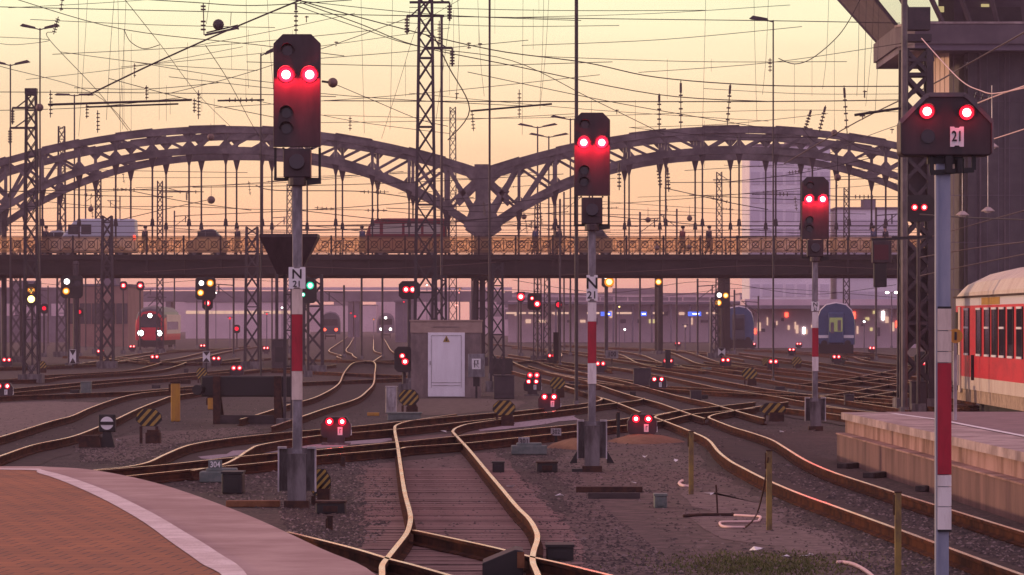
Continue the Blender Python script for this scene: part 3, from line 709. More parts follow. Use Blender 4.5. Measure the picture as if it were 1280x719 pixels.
# ================================================================== TECHNICAL HUT
c = G(557.5, 497); KS = c.y/F
root = thing('technical_hut', 'small brown roughcast technical hut with a white metal door in the middle of the yard', 'hut', (c.x, c.y, 0))
W2 = 87*KS/2
m = MB(); m.box((0, 1.2, 1.12), (2*W2, 2.4, 2.24)); m.build('wall', 'kiosk', root)
m = MB(); m.box((0, 1.2, 2.24+.2), (2*W2+.06, 2.46, .40)); m.box((0, 1.2, 2.66), (2*W2+.12, 2.52, .05)); m.build('roof', 'kiosk_band', root)
m = MB(); m.box((0, -.035, 2.44), (.9, .02, .03)); m.build('vent_slot', 'kiosk', root)
dx = (558-557.5)*KS; m = MB(); m.box((dx, -.03, 1.14), (46*KS, .05, 80*KS)); d = m.build('door', 'door_white', root, bevel=.006)
m = MB(); w_, h_ = 46*KS, 80*KS
for x in (-w_/2+.12, w_/2-.12): m.box((dx+x, -.062, 1.24), (.02, .012, h_-.42))
m.box((dx, -.062, .52), (w_-.24, .012, .02)); m.box((dx, -.062, .42), (w_-.3, .012, .02)); m.box((dx, -.062, 1.24+h_/2-.2), (w_-.24, .012, .02)); m.build('panel_frame', 'galv', d)
m = MB(); m.box((dx-w_/2+.08, -.08, 1.2), (.04, .05, .14)); m.build('handle', 'galv', d)
m = MB(); m.prism([(dx-.12, 1.92), (dx+.12, 1.92), (dx, 2.14)], -.068, -.056); m.build('warning_sign', 'stripe_yellow', d)
m = MB(); m.prism([(dx-.03, 1.95), (dx+.04, 1.95), (dx+.01, 2.02), (dx+.03, 2.02), (dx-.01, 2.09), (dx, 2.04), (dx-.02, 2.04)], -.073, -.068); m.build('flash_symbol', 'black', d)
c = G(596, 496)
root = thing('cable_cabinet', 'pale grey cable box on a short post with a sign beside the hut', 'cabinet', ((595.5-CX)/F*136.9, 136.9, 0))
s_ = 136.9/F
m = MB(); m.box((0, 0, 41*s_), (21*s_, .3, 29*s_)); bx = m.build('box', 'mast_grey', root, bevel=.01)
m = MB(); m.box((0, 0, 13*s_), (.07, .07, 26*s_)); m.box((0, 0, 21*s_), (.22, .12, .34)); m.build('post', 'black', root)
m = MB(); m.box((0, -.16, 43*s_), (.3, .012, .36)); sg = m.build('sign', 'sign_white', bx)
m = MB(); y_ = -.172; zc = 43*s_
m.bar((-.06, y_, zc-.12), (-.06, y_, zc+.12), .03, .012); m.bar((-.08, y_, zc+.12), (.08, y_, zc+.12), .035, .012); m.bar((.05, y_, zc+.12), (.05, y_, zc+.01), .03, .012); m.bar((-.1, y_, zc-.0), (.1, y_, zc-.0), .03, .012); m.bar((-.03, y_, zc), (.09, y_, zc-.13), .03, .012); m.build('symbol', 'black', sg)
# ================================================================== FAR BUILDINGS
def building(name, label, cat, x0, x1, ytop, D, depth, m, windows=None, group=None, roofm='far_dark', base=None, par=.25):
    a = (x0-CX)/F*D; b_ = (x1-CX)/F*D; zt = H-(ytop-HY)/F*D
    r = thing(name, label, cat, ((a+b_)/2, D, 0), 0, group); wd = b_-a
    q = MB(); q.box((0, depth/2, zt/2), (wd, depth, zt)); q.build('wall', m, r)
    q = MB(); q.box((0, depth/2, zt+par/2), (wd+.3, depth+.3, par)); q.box((wd*.1, depth*.5, zt+par+.5), (wd*.2, depth*.3, 1.0)); q.build('roof', roofm, r)
    if windows:
        nx, nz, ww, wh, z0, mt = windows
        if nx*nz <= 90:
            for i in range(nx):
                for j in range(nz):
                    q = MB(); x = -wd/2+(i+.5)*wd/nx; z = z0+(j+.5)*(zt-z0-.4)/nz
                    q.box((x, -.03, z), (ww, .1, wh)); q.build('window', mt, r)
    return r
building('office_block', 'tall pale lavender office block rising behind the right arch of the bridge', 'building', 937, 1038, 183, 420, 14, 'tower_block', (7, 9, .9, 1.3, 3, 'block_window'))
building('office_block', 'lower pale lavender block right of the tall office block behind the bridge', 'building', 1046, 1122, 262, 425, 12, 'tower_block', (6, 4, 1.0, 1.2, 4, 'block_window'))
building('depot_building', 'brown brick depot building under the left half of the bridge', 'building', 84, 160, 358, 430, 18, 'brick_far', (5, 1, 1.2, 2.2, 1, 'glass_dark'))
building('depot_building', 'wide hazy grey shed at the left edge under the bridge', 'building', -80, 82, 362, 520, 25, 'far_dark', (8, 1, 1.6, 1.6, 2, 'far_wall_hazed'))
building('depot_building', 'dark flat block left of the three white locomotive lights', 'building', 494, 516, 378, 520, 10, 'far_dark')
building('railway_shed', 'long low hazy shed between the oncoming red train and the middle of the yard', 'shed', 232, 380, 378, 640, 20, 'far_wall_hazed', (9, 1, 2.0, .5, 3, 'window_warm'))
building('far_block', 'big hazy block standing far off behind the station building', 'building', 630, 905, 368, 780, 20, 'far_wall_hazed', (16, 2, 2.4, 2.0, 3, 'far_dark'))
building('far_block', 'hazy block standing far off behind the blue coach', 'building', 925, 1130, 368, 760, 20, 'far_wall_hazed', (12, 3, 2.2, 1.6, 2, 'far_dark'))
building('far_block', 'hazy low building far off behind the bridge pier', 'building', 596, 690, 372, 900, 20, 'far_wall_hazed', (6, 1, 3, 2, 2, 'far_dark'))
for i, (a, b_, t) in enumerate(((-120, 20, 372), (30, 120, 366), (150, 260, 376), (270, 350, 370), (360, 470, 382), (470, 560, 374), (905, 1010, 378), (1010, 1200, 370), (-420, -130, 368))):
    building('distant_building', 'pale building dissolving in the haze on the skyline beyond the bridge', 'building', a, b_, t, 1050+i*12, 30, 'far_wall_hazed', group='hazy skyline buildings')
# station building with lit concourse
D = 520
r = thing('station_building', 'long station building with a lit waiting strip and blue signs under the right arch', 'building', (P(790, 403, D).x, D, 0))
wd = 310/F*D; zf = lambda y: H-(y-HY)/F*D
q = MB(); q.box((0, 6, zf(376)/2), (wd, 8, zf(376))); q.build('wall', 'far_wall_hazed', r)
q = MB(); q.box((0, 1.5, zf(379)), (wd+3, 9, .35)); q.build('canopy', 'far_dark', r)
for i in range(13):
    q = MB(); q.box((-wd/2+(i+.5)*wd/13, -2.4, zf(379)/2), (.25, .25, zf(379))); q.build('column', 'far_dark', r)
for i in range(18):
    ww = random.choice((.4, .7, 1.2)); q = MB(); q.box((-wd/2+(i+.5)*wd/18+random.uniform(-.4, .4), 1.93, zf(393)+random.choice((0, .1, -.9))), (ww, .1, random.choice((.35, .5, .9)))); q.build('window', random.choice(('window_warm', 'window_warm', 'window_lit', 'far_dark')), r)
for px_, ww in ((645, 2.6), (668, 1.6), (700, 2.2), (741, 1.6), (780, 2.0), (822, 1.4), (893, 2.4), (925, 3.0), (941, 1.6)):
    q = MB(); q.box(((px_-790)/F*D, -2.2, zf(391.5)), (ww, .1, .26)); q.build('light_strip', 'window_warm', r)
for px_, ww in ((757, 1.4), (803, .9), (867, 1.7)):
    q = MB(); q.box(((px_-790)/F*D, -2.7, zf(392.5)), (ww, .12, .55)); q.build('hanging_sign', 'sign_blue', r)
    q = MB(); q.box(((px_-790)/F*D+ww*.1, -2.78, zf(392.5)), (ww*.5, .04, .12)); q.build('white_bar', 'lens_white', r)
D = 405
r = thing('station_building', 'lit station concourse with glowing windows behind the blue coach', 'building', (P(1040, 403, D).x, D, 0)); wd = 215/F*D
q = MB(); q.box((0, 6, zf(374)/2), (wd, 8, zf(374))); q.build('wall', 'far_wall_hazed', r)
q = MB(); q.box((0, 2, zf(384)), (wd+2, 8, .35)); q.build('canopy', 'far_dark', r)
for i in range(40):
    q = MB(); q.box((-wd/2+(i+.5)*wd/40+random.uniform(-.15, .15), 1.93, zf(random.uniform(390, 415))), (random.uniform(.10, .4), .1, random.uniform(.2, .9))); q.build('window', random.choice(('window_warm', 'window_lit', 'window_warm', 'lens_white', 'far_dark', 'tail_red')), r)
# second, distant road bridge
D = 700; r = thing('road_bridge', 'hazy flat road bridge crossing the tracks far beyond the arches', 'bridge', (P(300, 403, D).x, D, 0)); zb = lambda y: H-(y-HY)/F*D
wd = 680/F*D; q = MB(); q.box((0, 5, (zb(377)+zb(364))/2), (wd, 10, zb(364)-zb(377))); q.build('deck', 'far_dark', r)
q = MB(); q.box((0, 0, zb(361)), (wd, .2, .5)); q.build('parapet', 'far_wall_hazed', r)
for px_ in (30, 130, 210, 330, 378, 438, 446, 540, 590):
    q = MB(); q.box(((px_-300)/F*D, 4, zb(377)/2), (.9, 7, zb(377))); q.build('pier', 'far_dark', r)
# ================================================================== TRAINS
SEC = [(-1.40, .75), (-1.43, 1.1), (-1.43, 2.3), (-1.36, 2.9), (-1.18, 3.4), (-.75, 3.8), (0, 3.95), (.75, 3.8), (1.18, 3.4), (1.36, 2.9), (1.43, 2.3), (1.43, 1.1), (1.40, .75)]
def loft(stations, mats, parent, name, roof=None, sec=SEC, smooth=True):
    m = MB(); vs = []; n = len(sec)
    for (y, s_, zs, dz) in stations:
        for x, z in sec: vs.append((x*s_, y, .75+(z-.75)*zs+dz))
    fs = []; ms = []
    for i in range(len(stations)-1):
        for j in range(n-1):
            fs.append((i*n+j, i*n+j+1, (i+1)*n+j+1, (i+1)*n+j)); ms.append(1 if (roof and 3 <= j <= 8) else 0)
        fs.append((i*n+n-1, i*n, (i+1)*n, (i+1)*n+n-1)); ms.append(0)
    fs += [tuple(range(n)), tuple((len(stations)-1)*n+j for j in range(n))]; ms += [0, 0]
    m.v = vs; m.f = fs; m.m = ms; return m.build(name, mats, parent)
def wheels(parent, ys_):
    for y in ys_:
        m = MB(); m.cyl((-.78, y, .46), (-.66, y, .46), .46, 16); m.cyl((.66, y, .46), (.78, y, .46), .46, 16); m.cyl((-.7, y, .46), (.7, y, .46), .08); m.build('wheelset', 'under', parent)
def lamp(parent, name, x, y, z, r, m, rim=None):
    q = MB(); q.cyl((x, y, z), (x, y-.03, z), r, 12); o = q.build(name, m, parent)
    if rim: q = MB(); q.cyl((x, y+.05, z), (x, y-.02, z), r*1.35, 12); q.build('rim', rim, o)
    return o
RT = .18
D = 372; p = P(187.5, 433, D)
r = thing('regional_train', 'red electric train coming towards us with three white headlights on the left', 'train', (p.x, D, RT), 0)
loft([(0, .90, .86, .0), (.25, .96, .93, 0), (.9, 1, .98, 0), (1.6, 1, 1, 0), (17, 1, 1, 0)], ['train_red', 'train_grey'], r, 'body', True)
q = MB(); q.box((1.43, 9.2, 2.25), (.03, 15.6, 1.8)); q.build('sunlit_side', 'train_cream', r)  # warm light on this side is put into the cream colour
q = MB(); q.add([(-.95, -.03, 2.0), (.95, -.03, 2.0), (.92, -.0, 2.75), (.55, .0, 3.15), (-.55, .0, 3.15), (-.92, -.0, 2.75)], [tuple(range(6))]); q.prism([(-1.0, 1.95), (1.0, 1.95), (.98, 2.75), (.6, 3.2), (-.6, 3.2), (-.98, 2.75)], -.02, .3); q.build('windscreen', 'glass_dark', r)
for x in (-.86, .86): lamp(r, 'headlight', x, -.03, 1.42, .27, 'head_white', 'black')
lamp(r, 'headlight', 0, -.04, 3.05, .20, 'head_white', 'black')
q = MB(); q.box((0, .5, .45), (2.3, 1.0, .62)); q.box((0, 8, .5), (2.2, 14, .45)); q.build('underframe', 'under', r)
q = MB(); q.cyl((-.85, -.35, .75), (-.85, 0, .75), .2); q.cyl((.85, -.35, .75), (.85, 0, .75), .2); q.build('buffer', 'under', r)
wheels(r, (2.2, 4.6, 12.5, 15))
for s_ in (-1, 1):
    q = MB(); q.box((s_*1.44, 8, 2.1), (.03, 12, .75)); q.build('window', 'glass_dark', r)
q = MB(); q.bar((-.7, 6, 3.95), (0, 7.2, 4.75), .06); q.bar((.7, 6, 3.95), (0, 7.2, 4.75), .06); q.bar((-.9, 7.2, 4.8), (.9, 7.2, 4.8), .06); q.build('pantograph', 'under', r)
def coach_end(label, px, D, body, roof, lit=None, face='under', tail=False, L_=24):
    p = P(px, 440, D); r = thing('passenger_coach', label, 'train', (p.x, D, RT), -math.atan2(p.x, D))
    loft([(0, .97, .97, 0), (.35, 1, 1, 0), (L_, 1, 1, 0)], [body, roof], r, 'body', True)
    q = MB(); q.box((0, -.12, 2.0), (1.15, .3, 2.3)); g_ = q.build('gangway', face, r, bevel=.08)
    q = MB(); q.box((0, -.29, 2.25), (.98, .05, 1.05)); q.build('gangway_window', lit or 'glass_dark', g_)
    q = MB()
    for x in (-.28, .25): q.box((x, -.32, 2.1+x*.3), (.26, .03, .8))
    if lit: q.build('door_frame', 'far_dark', g_)
    q = MB(); q.box((0, .6, .45), (2.6, 1.2, .75)); q.box((0, L_/2, .5), (2.3, L_-2, .5)); q.build('underframe', 'under', r)
    for x in (-.88, .88): q = MB(); q.cyl((x, -.5, .85), (x, 0, .85), .09, 10); q.cyl((x, -.55, .85), (x, -.48, .85), .24, 12); q.build('buffer', 'under', r)
    wheels(r, (2, 4.4, L_-4.4, L_-2))
    for s_ in (-1, 1):
        for i in range(9): q = MB(); q.box((s_*1.44, 3+i*2.2, 2.2), (.03, 1.3, .8)); q.build('window', 'glass_dark', r)
    return r
mat('coach_roof', (.46, .42, .48), (.54, .50, .55), 2, .5)
cb = coach_end('rear end of a blue and white coach with a lit yellow door window', 1045, 300, 'train_blue', 'coach_roof', 'door_glow', 'train_blue')
for s_ in (-1, 1):
    q = MB(); q.box((s_*.95, -.015, 1.35), (.75, .04, .22)); q.build('white_stripe', 'train_white', cb)
coach_end('dark end of a blue coach standing behind the concrete post right of the centre', 923, 365, 'train_blue', 'coach_roof', None, 'train_grey')
# far trains beyond the arches
p = P(413, 420, 560); r = thing('departing_train', 'tiny departing train with two red tail lights far down the middle tracks', 'train', (p.x, 560, RT), math.atan2(-p.x, 560))
loft([(0, .94, .94, 0), (.5, 1, 1, 0), (20, 1, 1, 0)], ['train_grey', 'far_dark'], r, 'body', True)
q = MB(); q.box((0, -.03, 2.4), (2.0, .08, .9)); q.build('windscreen', 'glass_dark', r)
for x in (-.8, .8): lamp(r, 'tail_light', x, -.02, 1.4, .22, 'tail_red')
wheels(r, (2, 4.5, 16, 18))
p = P(482, 417, 620); r = thing('oncoming_locomotive', 'tiny oncoming locomotive with a triangle of white lights under the far road bridge', 'train', (p.x, 620, RT), math.atan2(-p.x, 620))
loft([(0, .92, .9, 0), (.6, 1, .97, 0), (18, 1, 1, 0)], ['far_dark', 'far_dark'], r, 'body', True)
q = MB(); q.box((0, -.03, 2.5), (2.0, .08, .9)); q.build('windscreen', 'glass_dark', r)
for x, z in ((-.75, 1.35), (.75, 1.35), (0, 3.1)): lamp(r, 'headlight', x, -.03, z, .19, 'head_white')
wheels(r, (2, 4.5, 14, 16))
# big red carriage on the right
FX = 13.15+1.43; r = thing('red_carriage', 'bright red commuter carriage with a rounded cream roof standing at the right edge', 'train', (FX, 118.5, .05))
s2 = [(-1.42, .55), (-1.43, 1.0), (-1.43, 2.3), (-1.43, 3.0), (-1.40, 3.28)]
LB = 70
q = MB(); vs = []; fs = []
def band(name, z0, z1, m, x=1.43, proud=0, y0=0, y1=-LB):
    b_ = MB()
    b_.add([(-x-proud, y0, z0), (-x-proud, y1, z0), (-x-proud, y1, z1), (-x-proud, y0, z1), (x+proud, y0, z0), (x+proud, y1, z0), (x+proud, y1, z1), (x+proud, y0, z1)], [(0, 1, 2, 3), (4, 7, 6, 5), (0, 3, 7, 4), (1, 5, 6, 2), (3, 2, 6, 7), (0, 4, 5, 1)])
    return b_.build(name, m, r)
band('body', .98, 3.03, 'train_red'); band('white_band', 3.03, 3.26, 'train_white'); band('lower_band', .62, .98, 'train_cream'); band('skirt', .26, .62, 'train_skirt', 1.40, 0, -.1)
band('underframe', .0, .26, 'under', 1.2, 0, -4, -LB)
rsec = [(-1.47, 3.26), (-1.45, 3.42), (-1.28, 3.72), (-.85, 3.98), (-.4, 4.08), (0, 4.10), (.4, 4.08), (.85, 3.98), (1.28, 3.72), (1.45, 3.42), (1.47, 3.26)]
b_ = MB(); n_ = len(rsec); st_ = [(.05, .10), (-.12, .38), (-.6, .62), (-1.6, .80), (-3.6, .92), (-7, 1.0), (-LB, 1.0)]
b_.v = [(x*(1 if s_ > .9 else .96+.04*s_), y, 3.26+(z-3.26)*s_) for y, s_ in st_ for x, z in rsec]
for i in range(len(st_)-1):
    for j in range(n_-1): b_.f.append((i*n_+j, i*n_+j+1, (i+1)*n_+j+1, (i+1)*n_+j)); b_.m.append(0)
b_.f += [tuple(range(n_)), tuple((len(st_)-1)*n_+j for j in range(n_))]; b_.m += [0, 0]
b_.build('roof', 'train_cream', r, smooth=False)
band('gutter', 3.255, 3.31, 'rust', 1.50, 0, .1, -LB)
q = MB(); q.box((-1.425, -8.6, 3.14), (.03, 4.2, .20)); q.build('orange_panel', 'yellow', r)
wy = [-2.9, -5.9, -7.9, -9.6, -11.3, -13.1, -15, -17, -19.2, -21.4, -24]
for i, y in enumerate(wy):
    q = MB(); q.box((-1.44, y, 2.28), (.02, 1.05, 1.28)); wn = q.build('window', 'glass_dark', r)
    for z in ((2.93, 2.40, 1.63) if i % 2 == 0 else (2.93, 1.63)): q = MB(); q.box((-1.46, y, z), (.04, 1.05, .06)); q.build('window_rail', 'sign_white', wn)
    for dy_ in (-.57, .57): q = MB(); q.box((-1.445, y+dy_, 2.28), (.03, .09, 1.36)); q.build('window_frame', 'under', wn)
q = MB(); q.box((-1.45, -1.2, 1.75), (.05, .5, 2.5)); q.build('corner_post', 'train_cream', r)
q = MB(); q.box((-1.45, -.3, 1.7), (.04, .55, 2.3)); q.build('end_window', 'under', r)
q = MB(); q.bar((-1.5, -1.25, .7), (-1.5, -1.25, 1.6), .08); q.bar((-1.5, -.2, .7), (-1.5, -.2, 1.7), .07); q.build('grab_rail', 'sign_white', r)
q = MB(); q.bar((-1.46, -4.6, 1.62), (-1.46, -4.6, .9), .10, .10); q.build('drain_pipe', 'under', r)
wheels(r, (-6, -8.5, -26))
# ================================================================== TRAFFIC ON THE BRIDGE
ROAD = DT-.10
def vehicle(name, label, cat, px0, px1, Y, prof, wdt, m, wins, wheels_x, lights=(), rev=False):
    S = Y/F; x0 = (px0-CX)*S; Lr = (px1-px0)*S
    r = thing(name, label, cat, (x0, Y, ROAD))
    q = MB(); sx_ = Lr/max(x for x, z in prof); pr = [(x*sx_, z) for x, z in prof]
    q.prism(pr, -wdt/2, wdt/2); q.build('body', m, r, bevel=.12)
    for (a, b_, z0, z1) in wins:
        for s_ in (-1, 1): q = MB(); q.box(((a+b_)/2*sx_, s_*(wdt/2+.002), (z0+z1)/2), ((b_-a)*sx_, .02, z1-z0)); q.build('window', 'bus_glass_skylit' if name == 'city_bus' else 'glass_dark', r)
    for x in wheels_x:
        for s_ in (-1, 1):
            q = MB(); q.cyl((x*sx_, s_*(wdt/2-.2), .33), (x*sx_, s_*(wdt/2+.02), .33), .33, 16); t = q.build('wheel', 'tyre', r)
            q = MB(); q.cyl((x*sx_, s_*(wdt/2), .33), (x*sx_, s_*(wdt/2+.03), .33), .19, 12); q.build('rim', 'mast_grey', t)
    for (x, z, m2) in lights:
        q = MB(); q.box((x*sx_, -wdt/2-.01, z), (.16, .06, .26)); q.build('tail_light', m2, r)
    return r
VANP = [(0, .3), (0, .95), (.5, 1.15), (1.35, 2.2), (1.7, 2.35), (5.3, 2.35), (5.4, .3)]
CARP = [(0, .3), (0, .9), (.9, 1.1), (1.6, 1.66), (2.9, 1.72), (3.7, 1.2), (4.2, 1.1), (4.25, .3)]
BUSP = [(0, .3), (.05, 1.2), (.5, 1.9), (1.2, 2.30), (2.2, 2.38), (9.5, 2.38), (9.7, .3)]
vehicle('delivery_van', 'white delivery van with a red rear light crossing the bridge on the left', 'van', 68, 172, 245.5, VANP, 1.95, 'van_white', [(1.0, 1.7, 1.4, 2.0), (1.85, 2.5, 1.4, 2.0)], (1.0, 4.4), [(5.3, 1.2, 'tail_red')])
vehicle('parked_car', 'light coloured car partly hidden behind the white van on the bridge', 'car', 48, 92, 248, CARP, 1.75, 'car_silver', [(1.2, 2.0, 1.2, 1.58), (2.1, 3.2, 1.2, 1.58)], (.85, 3.4))
vehicle('passenger_car', 'dark car between the van and the left main signal on the bridge', 'car', 234, 284, 244.5, CARP, 1.75, 'car_dark', [(1.2, 2.0, 1.2, 1.58), (2.1, 3.2, 1.2, 1.58)], (.85, 3.4))
vehicle('city_bus', 'dark red minibus with pale windows crossing the bridge left of the tall lattice mast', 'bus', 456, 560, 245.5, BUSP, 2.2, 'bus_red', [(.75, 1.8, 1.42, 2.05), (2.2, 4.4, 1.42, 2.05), (4.7, 6.6, 1.42, 2.05), (6.9, 8.9, 1.42, 2.05)], (1.9, 7.8))
vehicle('passenger_car', 'dark low car behind the middle main signal on the bridge', 'car', 722, 766, 244.5, CARP, 1.75, 'car_dark', [(1.2, 2.0, 1.2, 1.58), (2.1, 3.2, 1.2, 1.58)], (.85, 3.4))
def person(label, px, Y, cloth, face=1, bike=False):
    x = (px-CX)*Y/F
    js = [((0, 0, .95), .14), ((0, 0, 1.2), .15), ((.02*face, 0, 1.42), .13), ((.03*face, 0, 1.52), .06), ((.05*face, 0, 1.66), .10), ((.05*face, 0, 1.74), .07),
          ((.0, -.18, 1.4), .06), ((-.05*face, -.24, 1.12), .045), ((.12*face, -.22, .92), .035), ((0, .18, 1.4), .06), ((.06*face, .24, 1.12), .045), ((.2*face, .2, .95), .035),
          ((.02, -.1, .88), .09), ((.16*face, -.1, .48), .065), ((.10*face, -.1, .06), .045), ((.24*face, -.1, .03), .035), ((-.02, .1, .88), .09), ((-.04*face, .1, .48), .065), ((-.22*face, .1, .08), .045), ((-.1*face, .1, .03), .035)]
    ed = [(0, 1), (1, 2), (2, 3), (3, 4), (4, 5), (2, 6), (6, 7), (7, 8), (2, 9), (9, 10), (10, 11), (0, 12), (12, 13), (13, 14), (14, 15), (0, 16), (16, 17), (17, 18), (18, 19)]
    me = bpy.data.meshes.new('person'); me.from_pydata([j[0] for j in js], ed, []); me.materials.append(MATS['skin'])
    r = thing('person', label, 'person', (x, Y, DT-.10))
    o = bpy.data.objects.new('body', me); COL.objects.link(o); o.parent = r
    o.modifiers.new('skin', 'SKIN'); sb = o.modifiers.new('sub', 'SUBSURF'); sb.levels = 1; sb.render_levels = 1
    for sv, j in zip(me.skin_vertices[0].data, js): sv.radius = (j[1], j[1])
    me.skin_vertices[0].data[0].use_root = True
    q = MB(); q.ball((.03*face, 0, 1.71), .125, 10, 0, (1, .95, .85)); q.build('hair', 'hair', r, smooth=True)
    q = MB(); q.tube([(0, 0, .82), (0, 0, 1.0), (0, 0, 1.3), (.02*face, 0, 1.47)], .2, 10, 0, .17); q.tube([(0, -.2, 1.42), (-.05*face, -.25, 1.12), (.06*face, -.24, 1.0)], .075, 7); q.tube([(0, .2, 1.42), (.06*face, .25, 1.12), (.13*face, .23, 1.02)], .075, 7); q.build('jacket', cloth, r, smooth=True)
    q = MB(); q.tube([(.02, -.1, .9), (.16*face, -.1, .48), (.10*face, -.1, .1)], .11, 8, 0, .07); q.tube([(-.02, .1, .9), (-.04*face, .1, .48), (-.22*face, .1, .12)], .11, 8, 0, .07); q.build('trousers', 'cloth_dark', r, smooth=True)
    return r
for lb, px, cl, fc in [('walker in dark clothes on the bridge at the tail of the white van', 181, 'cloth_dark', 1), ('walker in dark clothes behind the dark car on the bridge', 297, 'cloth_dark', -1), ('walker on the bridge just ahead of the dark red minibus', 453, 'cloth_blue', -1),
  ('pedestrian on the bridge right of the arch knot', 669, 'cloth_blue', 1), ('stout pedestrian on the bridge left of the middle main signal', 699, 'cloth_dark', -1), ('pedestrian in reddish jacket on the bridge between the main signals', 853, 'cloth_red', 1),
  ('pedestrian on the bridge in front of the paired hangers near the office block', 886, 'cloth_dark', 1), ('first of two pedestrians on the bridge just right of the right main signal', 1092, 'cloth_blue', -1), ('second of two pedestrians on the bridge closest to the thick lattice mast', 1107, 'cloth_dark', -1), ('pedestrian at the far left end of the bridge beside the lattice mast', 57, 'cloth_dark', 1)]:
    person(lb, px, BY-.9+random.uniform(-.2, .1), cl, fc)
# ================================================================== LATTICE MASTS
def lattice(label, px, ytop, D, w0, w1, m='steel_dark', name='lattice_mast', cell=.9, leg=.075, group='lattice masts of the overhead line', arms=(), cap=None):
    x = (px-CX)*D/F; zt = H-(ytop-HY)*D/F; r = thing(name, label, 'lattice mast', (x, D, 0), 0, group)
    q = MB()
    def hw(z): return (w1+(w0-w1)*z/zt)/2
    for a in (-1, 1):
        for b_ in (-1, 1): q.bar((a*hw(0), b_*hw(0), 0), (a*hw(zt), b_*hw(zt), zt), leg)
    q.build('legs', m, r)
    q = MB(); z = 0; i = 0
    while z < zt-.05:
        z2 = min(z+cell*max(hw(z)*2, .35)/.6, zt); h0, h1 = hw(z), hw(z2); lw = leg*.55
        for f in (-1, 1):
            q.bar((-h0, f*h0, z), (h1, f*h1, z2), lw); q.bar((h0, f*h0, z), (-h1, f*h1, z2), lw)
            q.bar((f*h0, -h0, z), (f*h1, h1, z2), lw); q.bar((f*h0, h0, z), (f*h1, -h1, z2), lw)
        if i % 3 == 2:
            for f in (-1, 1): q.bar((-h1, f*h1, z2), (h1, f*h1, z2), lw); q.bar((f*h1, -h1, z2), (f*h1, h1, z2), lw)
        z = z2; i += 1
    q.build('bracing', m, r)
    q = MB(); q.box((0, 0, .15), (w1+.4, w1+.4, .5)); q.build('footing', 'concrete', r)
    if cap: q = MB(); q.box((0, 0, zt+cap/2), (w0+.1, w0+.1, cap)); q.build('head_box', m, r)
    for (z0, l0, l1) in arms:
        q = MB(); zz = H-(z0-HY)*D/F; q.bar((l0, 0, zz), (l1, 0, zz), .09); q.bar((0, 0, zz+.5), (max(l0, l1, key=abs)*.8, 0, zz), .05)
        q.build('bracket_arm', m, r)
        q = MB(); e_ = max(l0, l1, key=abs)
        for k in range(5): q.cyl((e_, 0, zz-.12-k*.11), (e_, 0, zz-.18-k*.11), .09, 8)
        q.cyl((e_, 0, zz), (e_, 0, zz-.7), .035, 6); q.build('insulator', 'insulator', r)
    return r
mm = lattice('tall slender lattice mast reaching out of the picture left of the arch knot', 532, -14, 150, .46, .86, arms=((3, -.6, .9), (20, -.7, .7), (60, 0, 1.0)), leg=.10)
lattice('thick lattice mast with a solid head in front of the control tower', 1145, 62, 116, .72, .84, 'steel_dark', leg=.20, cell=.62, cap=.02)
S_ = 116/F; hm2 = bpy.data.objects['lattice_mast.001']
for bx_ in [((0, 0, H+(403-24)*S_), (33*S_, .7, 28*S_)), ((0, 0, H+(403-48)*S_), (36*S_, .75, 9*S_)), ((0, -.42, H+(403-76)*S_), (42*S_, .06, 4*S_)), ((0, .1, H+(403-220)*S_), (.5, .4, 90*S_)), ((0, .1, H+(403-370)*S_), (.6, .4, 120*S_))]:
    q = MB(); q.box(*bx_); q.build('cover_plate', 'steel_dark', hm2)
lattice('lattice mast with a flat head bracket near the left edge of the photo', 39, 118, 170, .4, .62, arms=((135, -.8, .4), (160, -.9, .2)), cap=.25)
lattice('thin lattice mast just right of the left edge mast behind the bridge', 77, 158, 300, .45, .75)
lattice('lattice mast between the brown depot and the oncoming red train', 134, 270, 226, .5, .7, leg=.11)
lattice('lattice mast to the left of the funnel shaped hopper', 315, 284, 224, .6, .8, leg=.11)
lattice('broad greenish lattice mast behind the funnel shaped hopper with the green light', 391, 344, 205, .9, 1.0, leg=.13, cell=.7)
lattice('thin lattice mast behind the tall slender mast left of the arch knot', 566, 134, 300, .42, .6)
lattice('lattice mast with red lights under the bridge right of the hut', 672, 250, 265, .35, .55)
lattice('slim lattice mast close beside the red light under the bridge right of the hut', 684, 345, 268, .35, .5)
lattice('lattice mast immediately right of the hut in front of the pier', 622, 330, 150, .34, .5, leg=.09)
lattice('thin distant lattice mast seen through the left arch above the white van', 123, 214, 330, .4, .55)
lattice('thin distant lattice mast seen through the left arch beside the dark car', 200, 226, 330, .4, .55, arms=((240, 0, 2.2),))
lattice('thin distant lattice mast seen through the right arch beside the office block', 899, 215, 330, .42, .6, arms=((225, -.5, .9),))
lattice('thin distant lattice mast seen through the left arch above the left main signal lower box', 362, 230, 340, .42, .6)
lattice('far lattice mast behind the striped boards under the bridge on the far left', 20, 300, 260, .5, .7)
lattice('lattice mast left of the concrete post with the yellow light', 893, 372, 290, .4, .6)
lattice('stout lattice mast beside the tall slender one on the left of the hut roof', 549, 345, 157, .5, .6, leg=.09)
lattice('thin distant lattice mast far right behind the right main signal', 1058, 235, 340, .4, .55)
def post(label, px, ytop, D, r0, m='steel_dark', name='catenary_pole', ybot=None, r1=None, n=8, cat='pole'):
    x = (px-CX)*D/F; zt = H-(ytop-HY)*D/F; r = thing(name, label, cat, (x, D, 0))
    q = MB(); q.cyl((0, 0, 0), (0, 0, zt), r0, n, 0, r1 or r0); q.build('shaft', m, r)
    q = MB(); q.cyl((0, 0, 0), (0, 0, .25), r0*1.9, n); q.build('base_collar', 'concrete', r)
    q = MB(); q.ball((0, 0, zt), (r1 or r0)*1.15, 8); q.build('cap', m, r)
    return r, zt
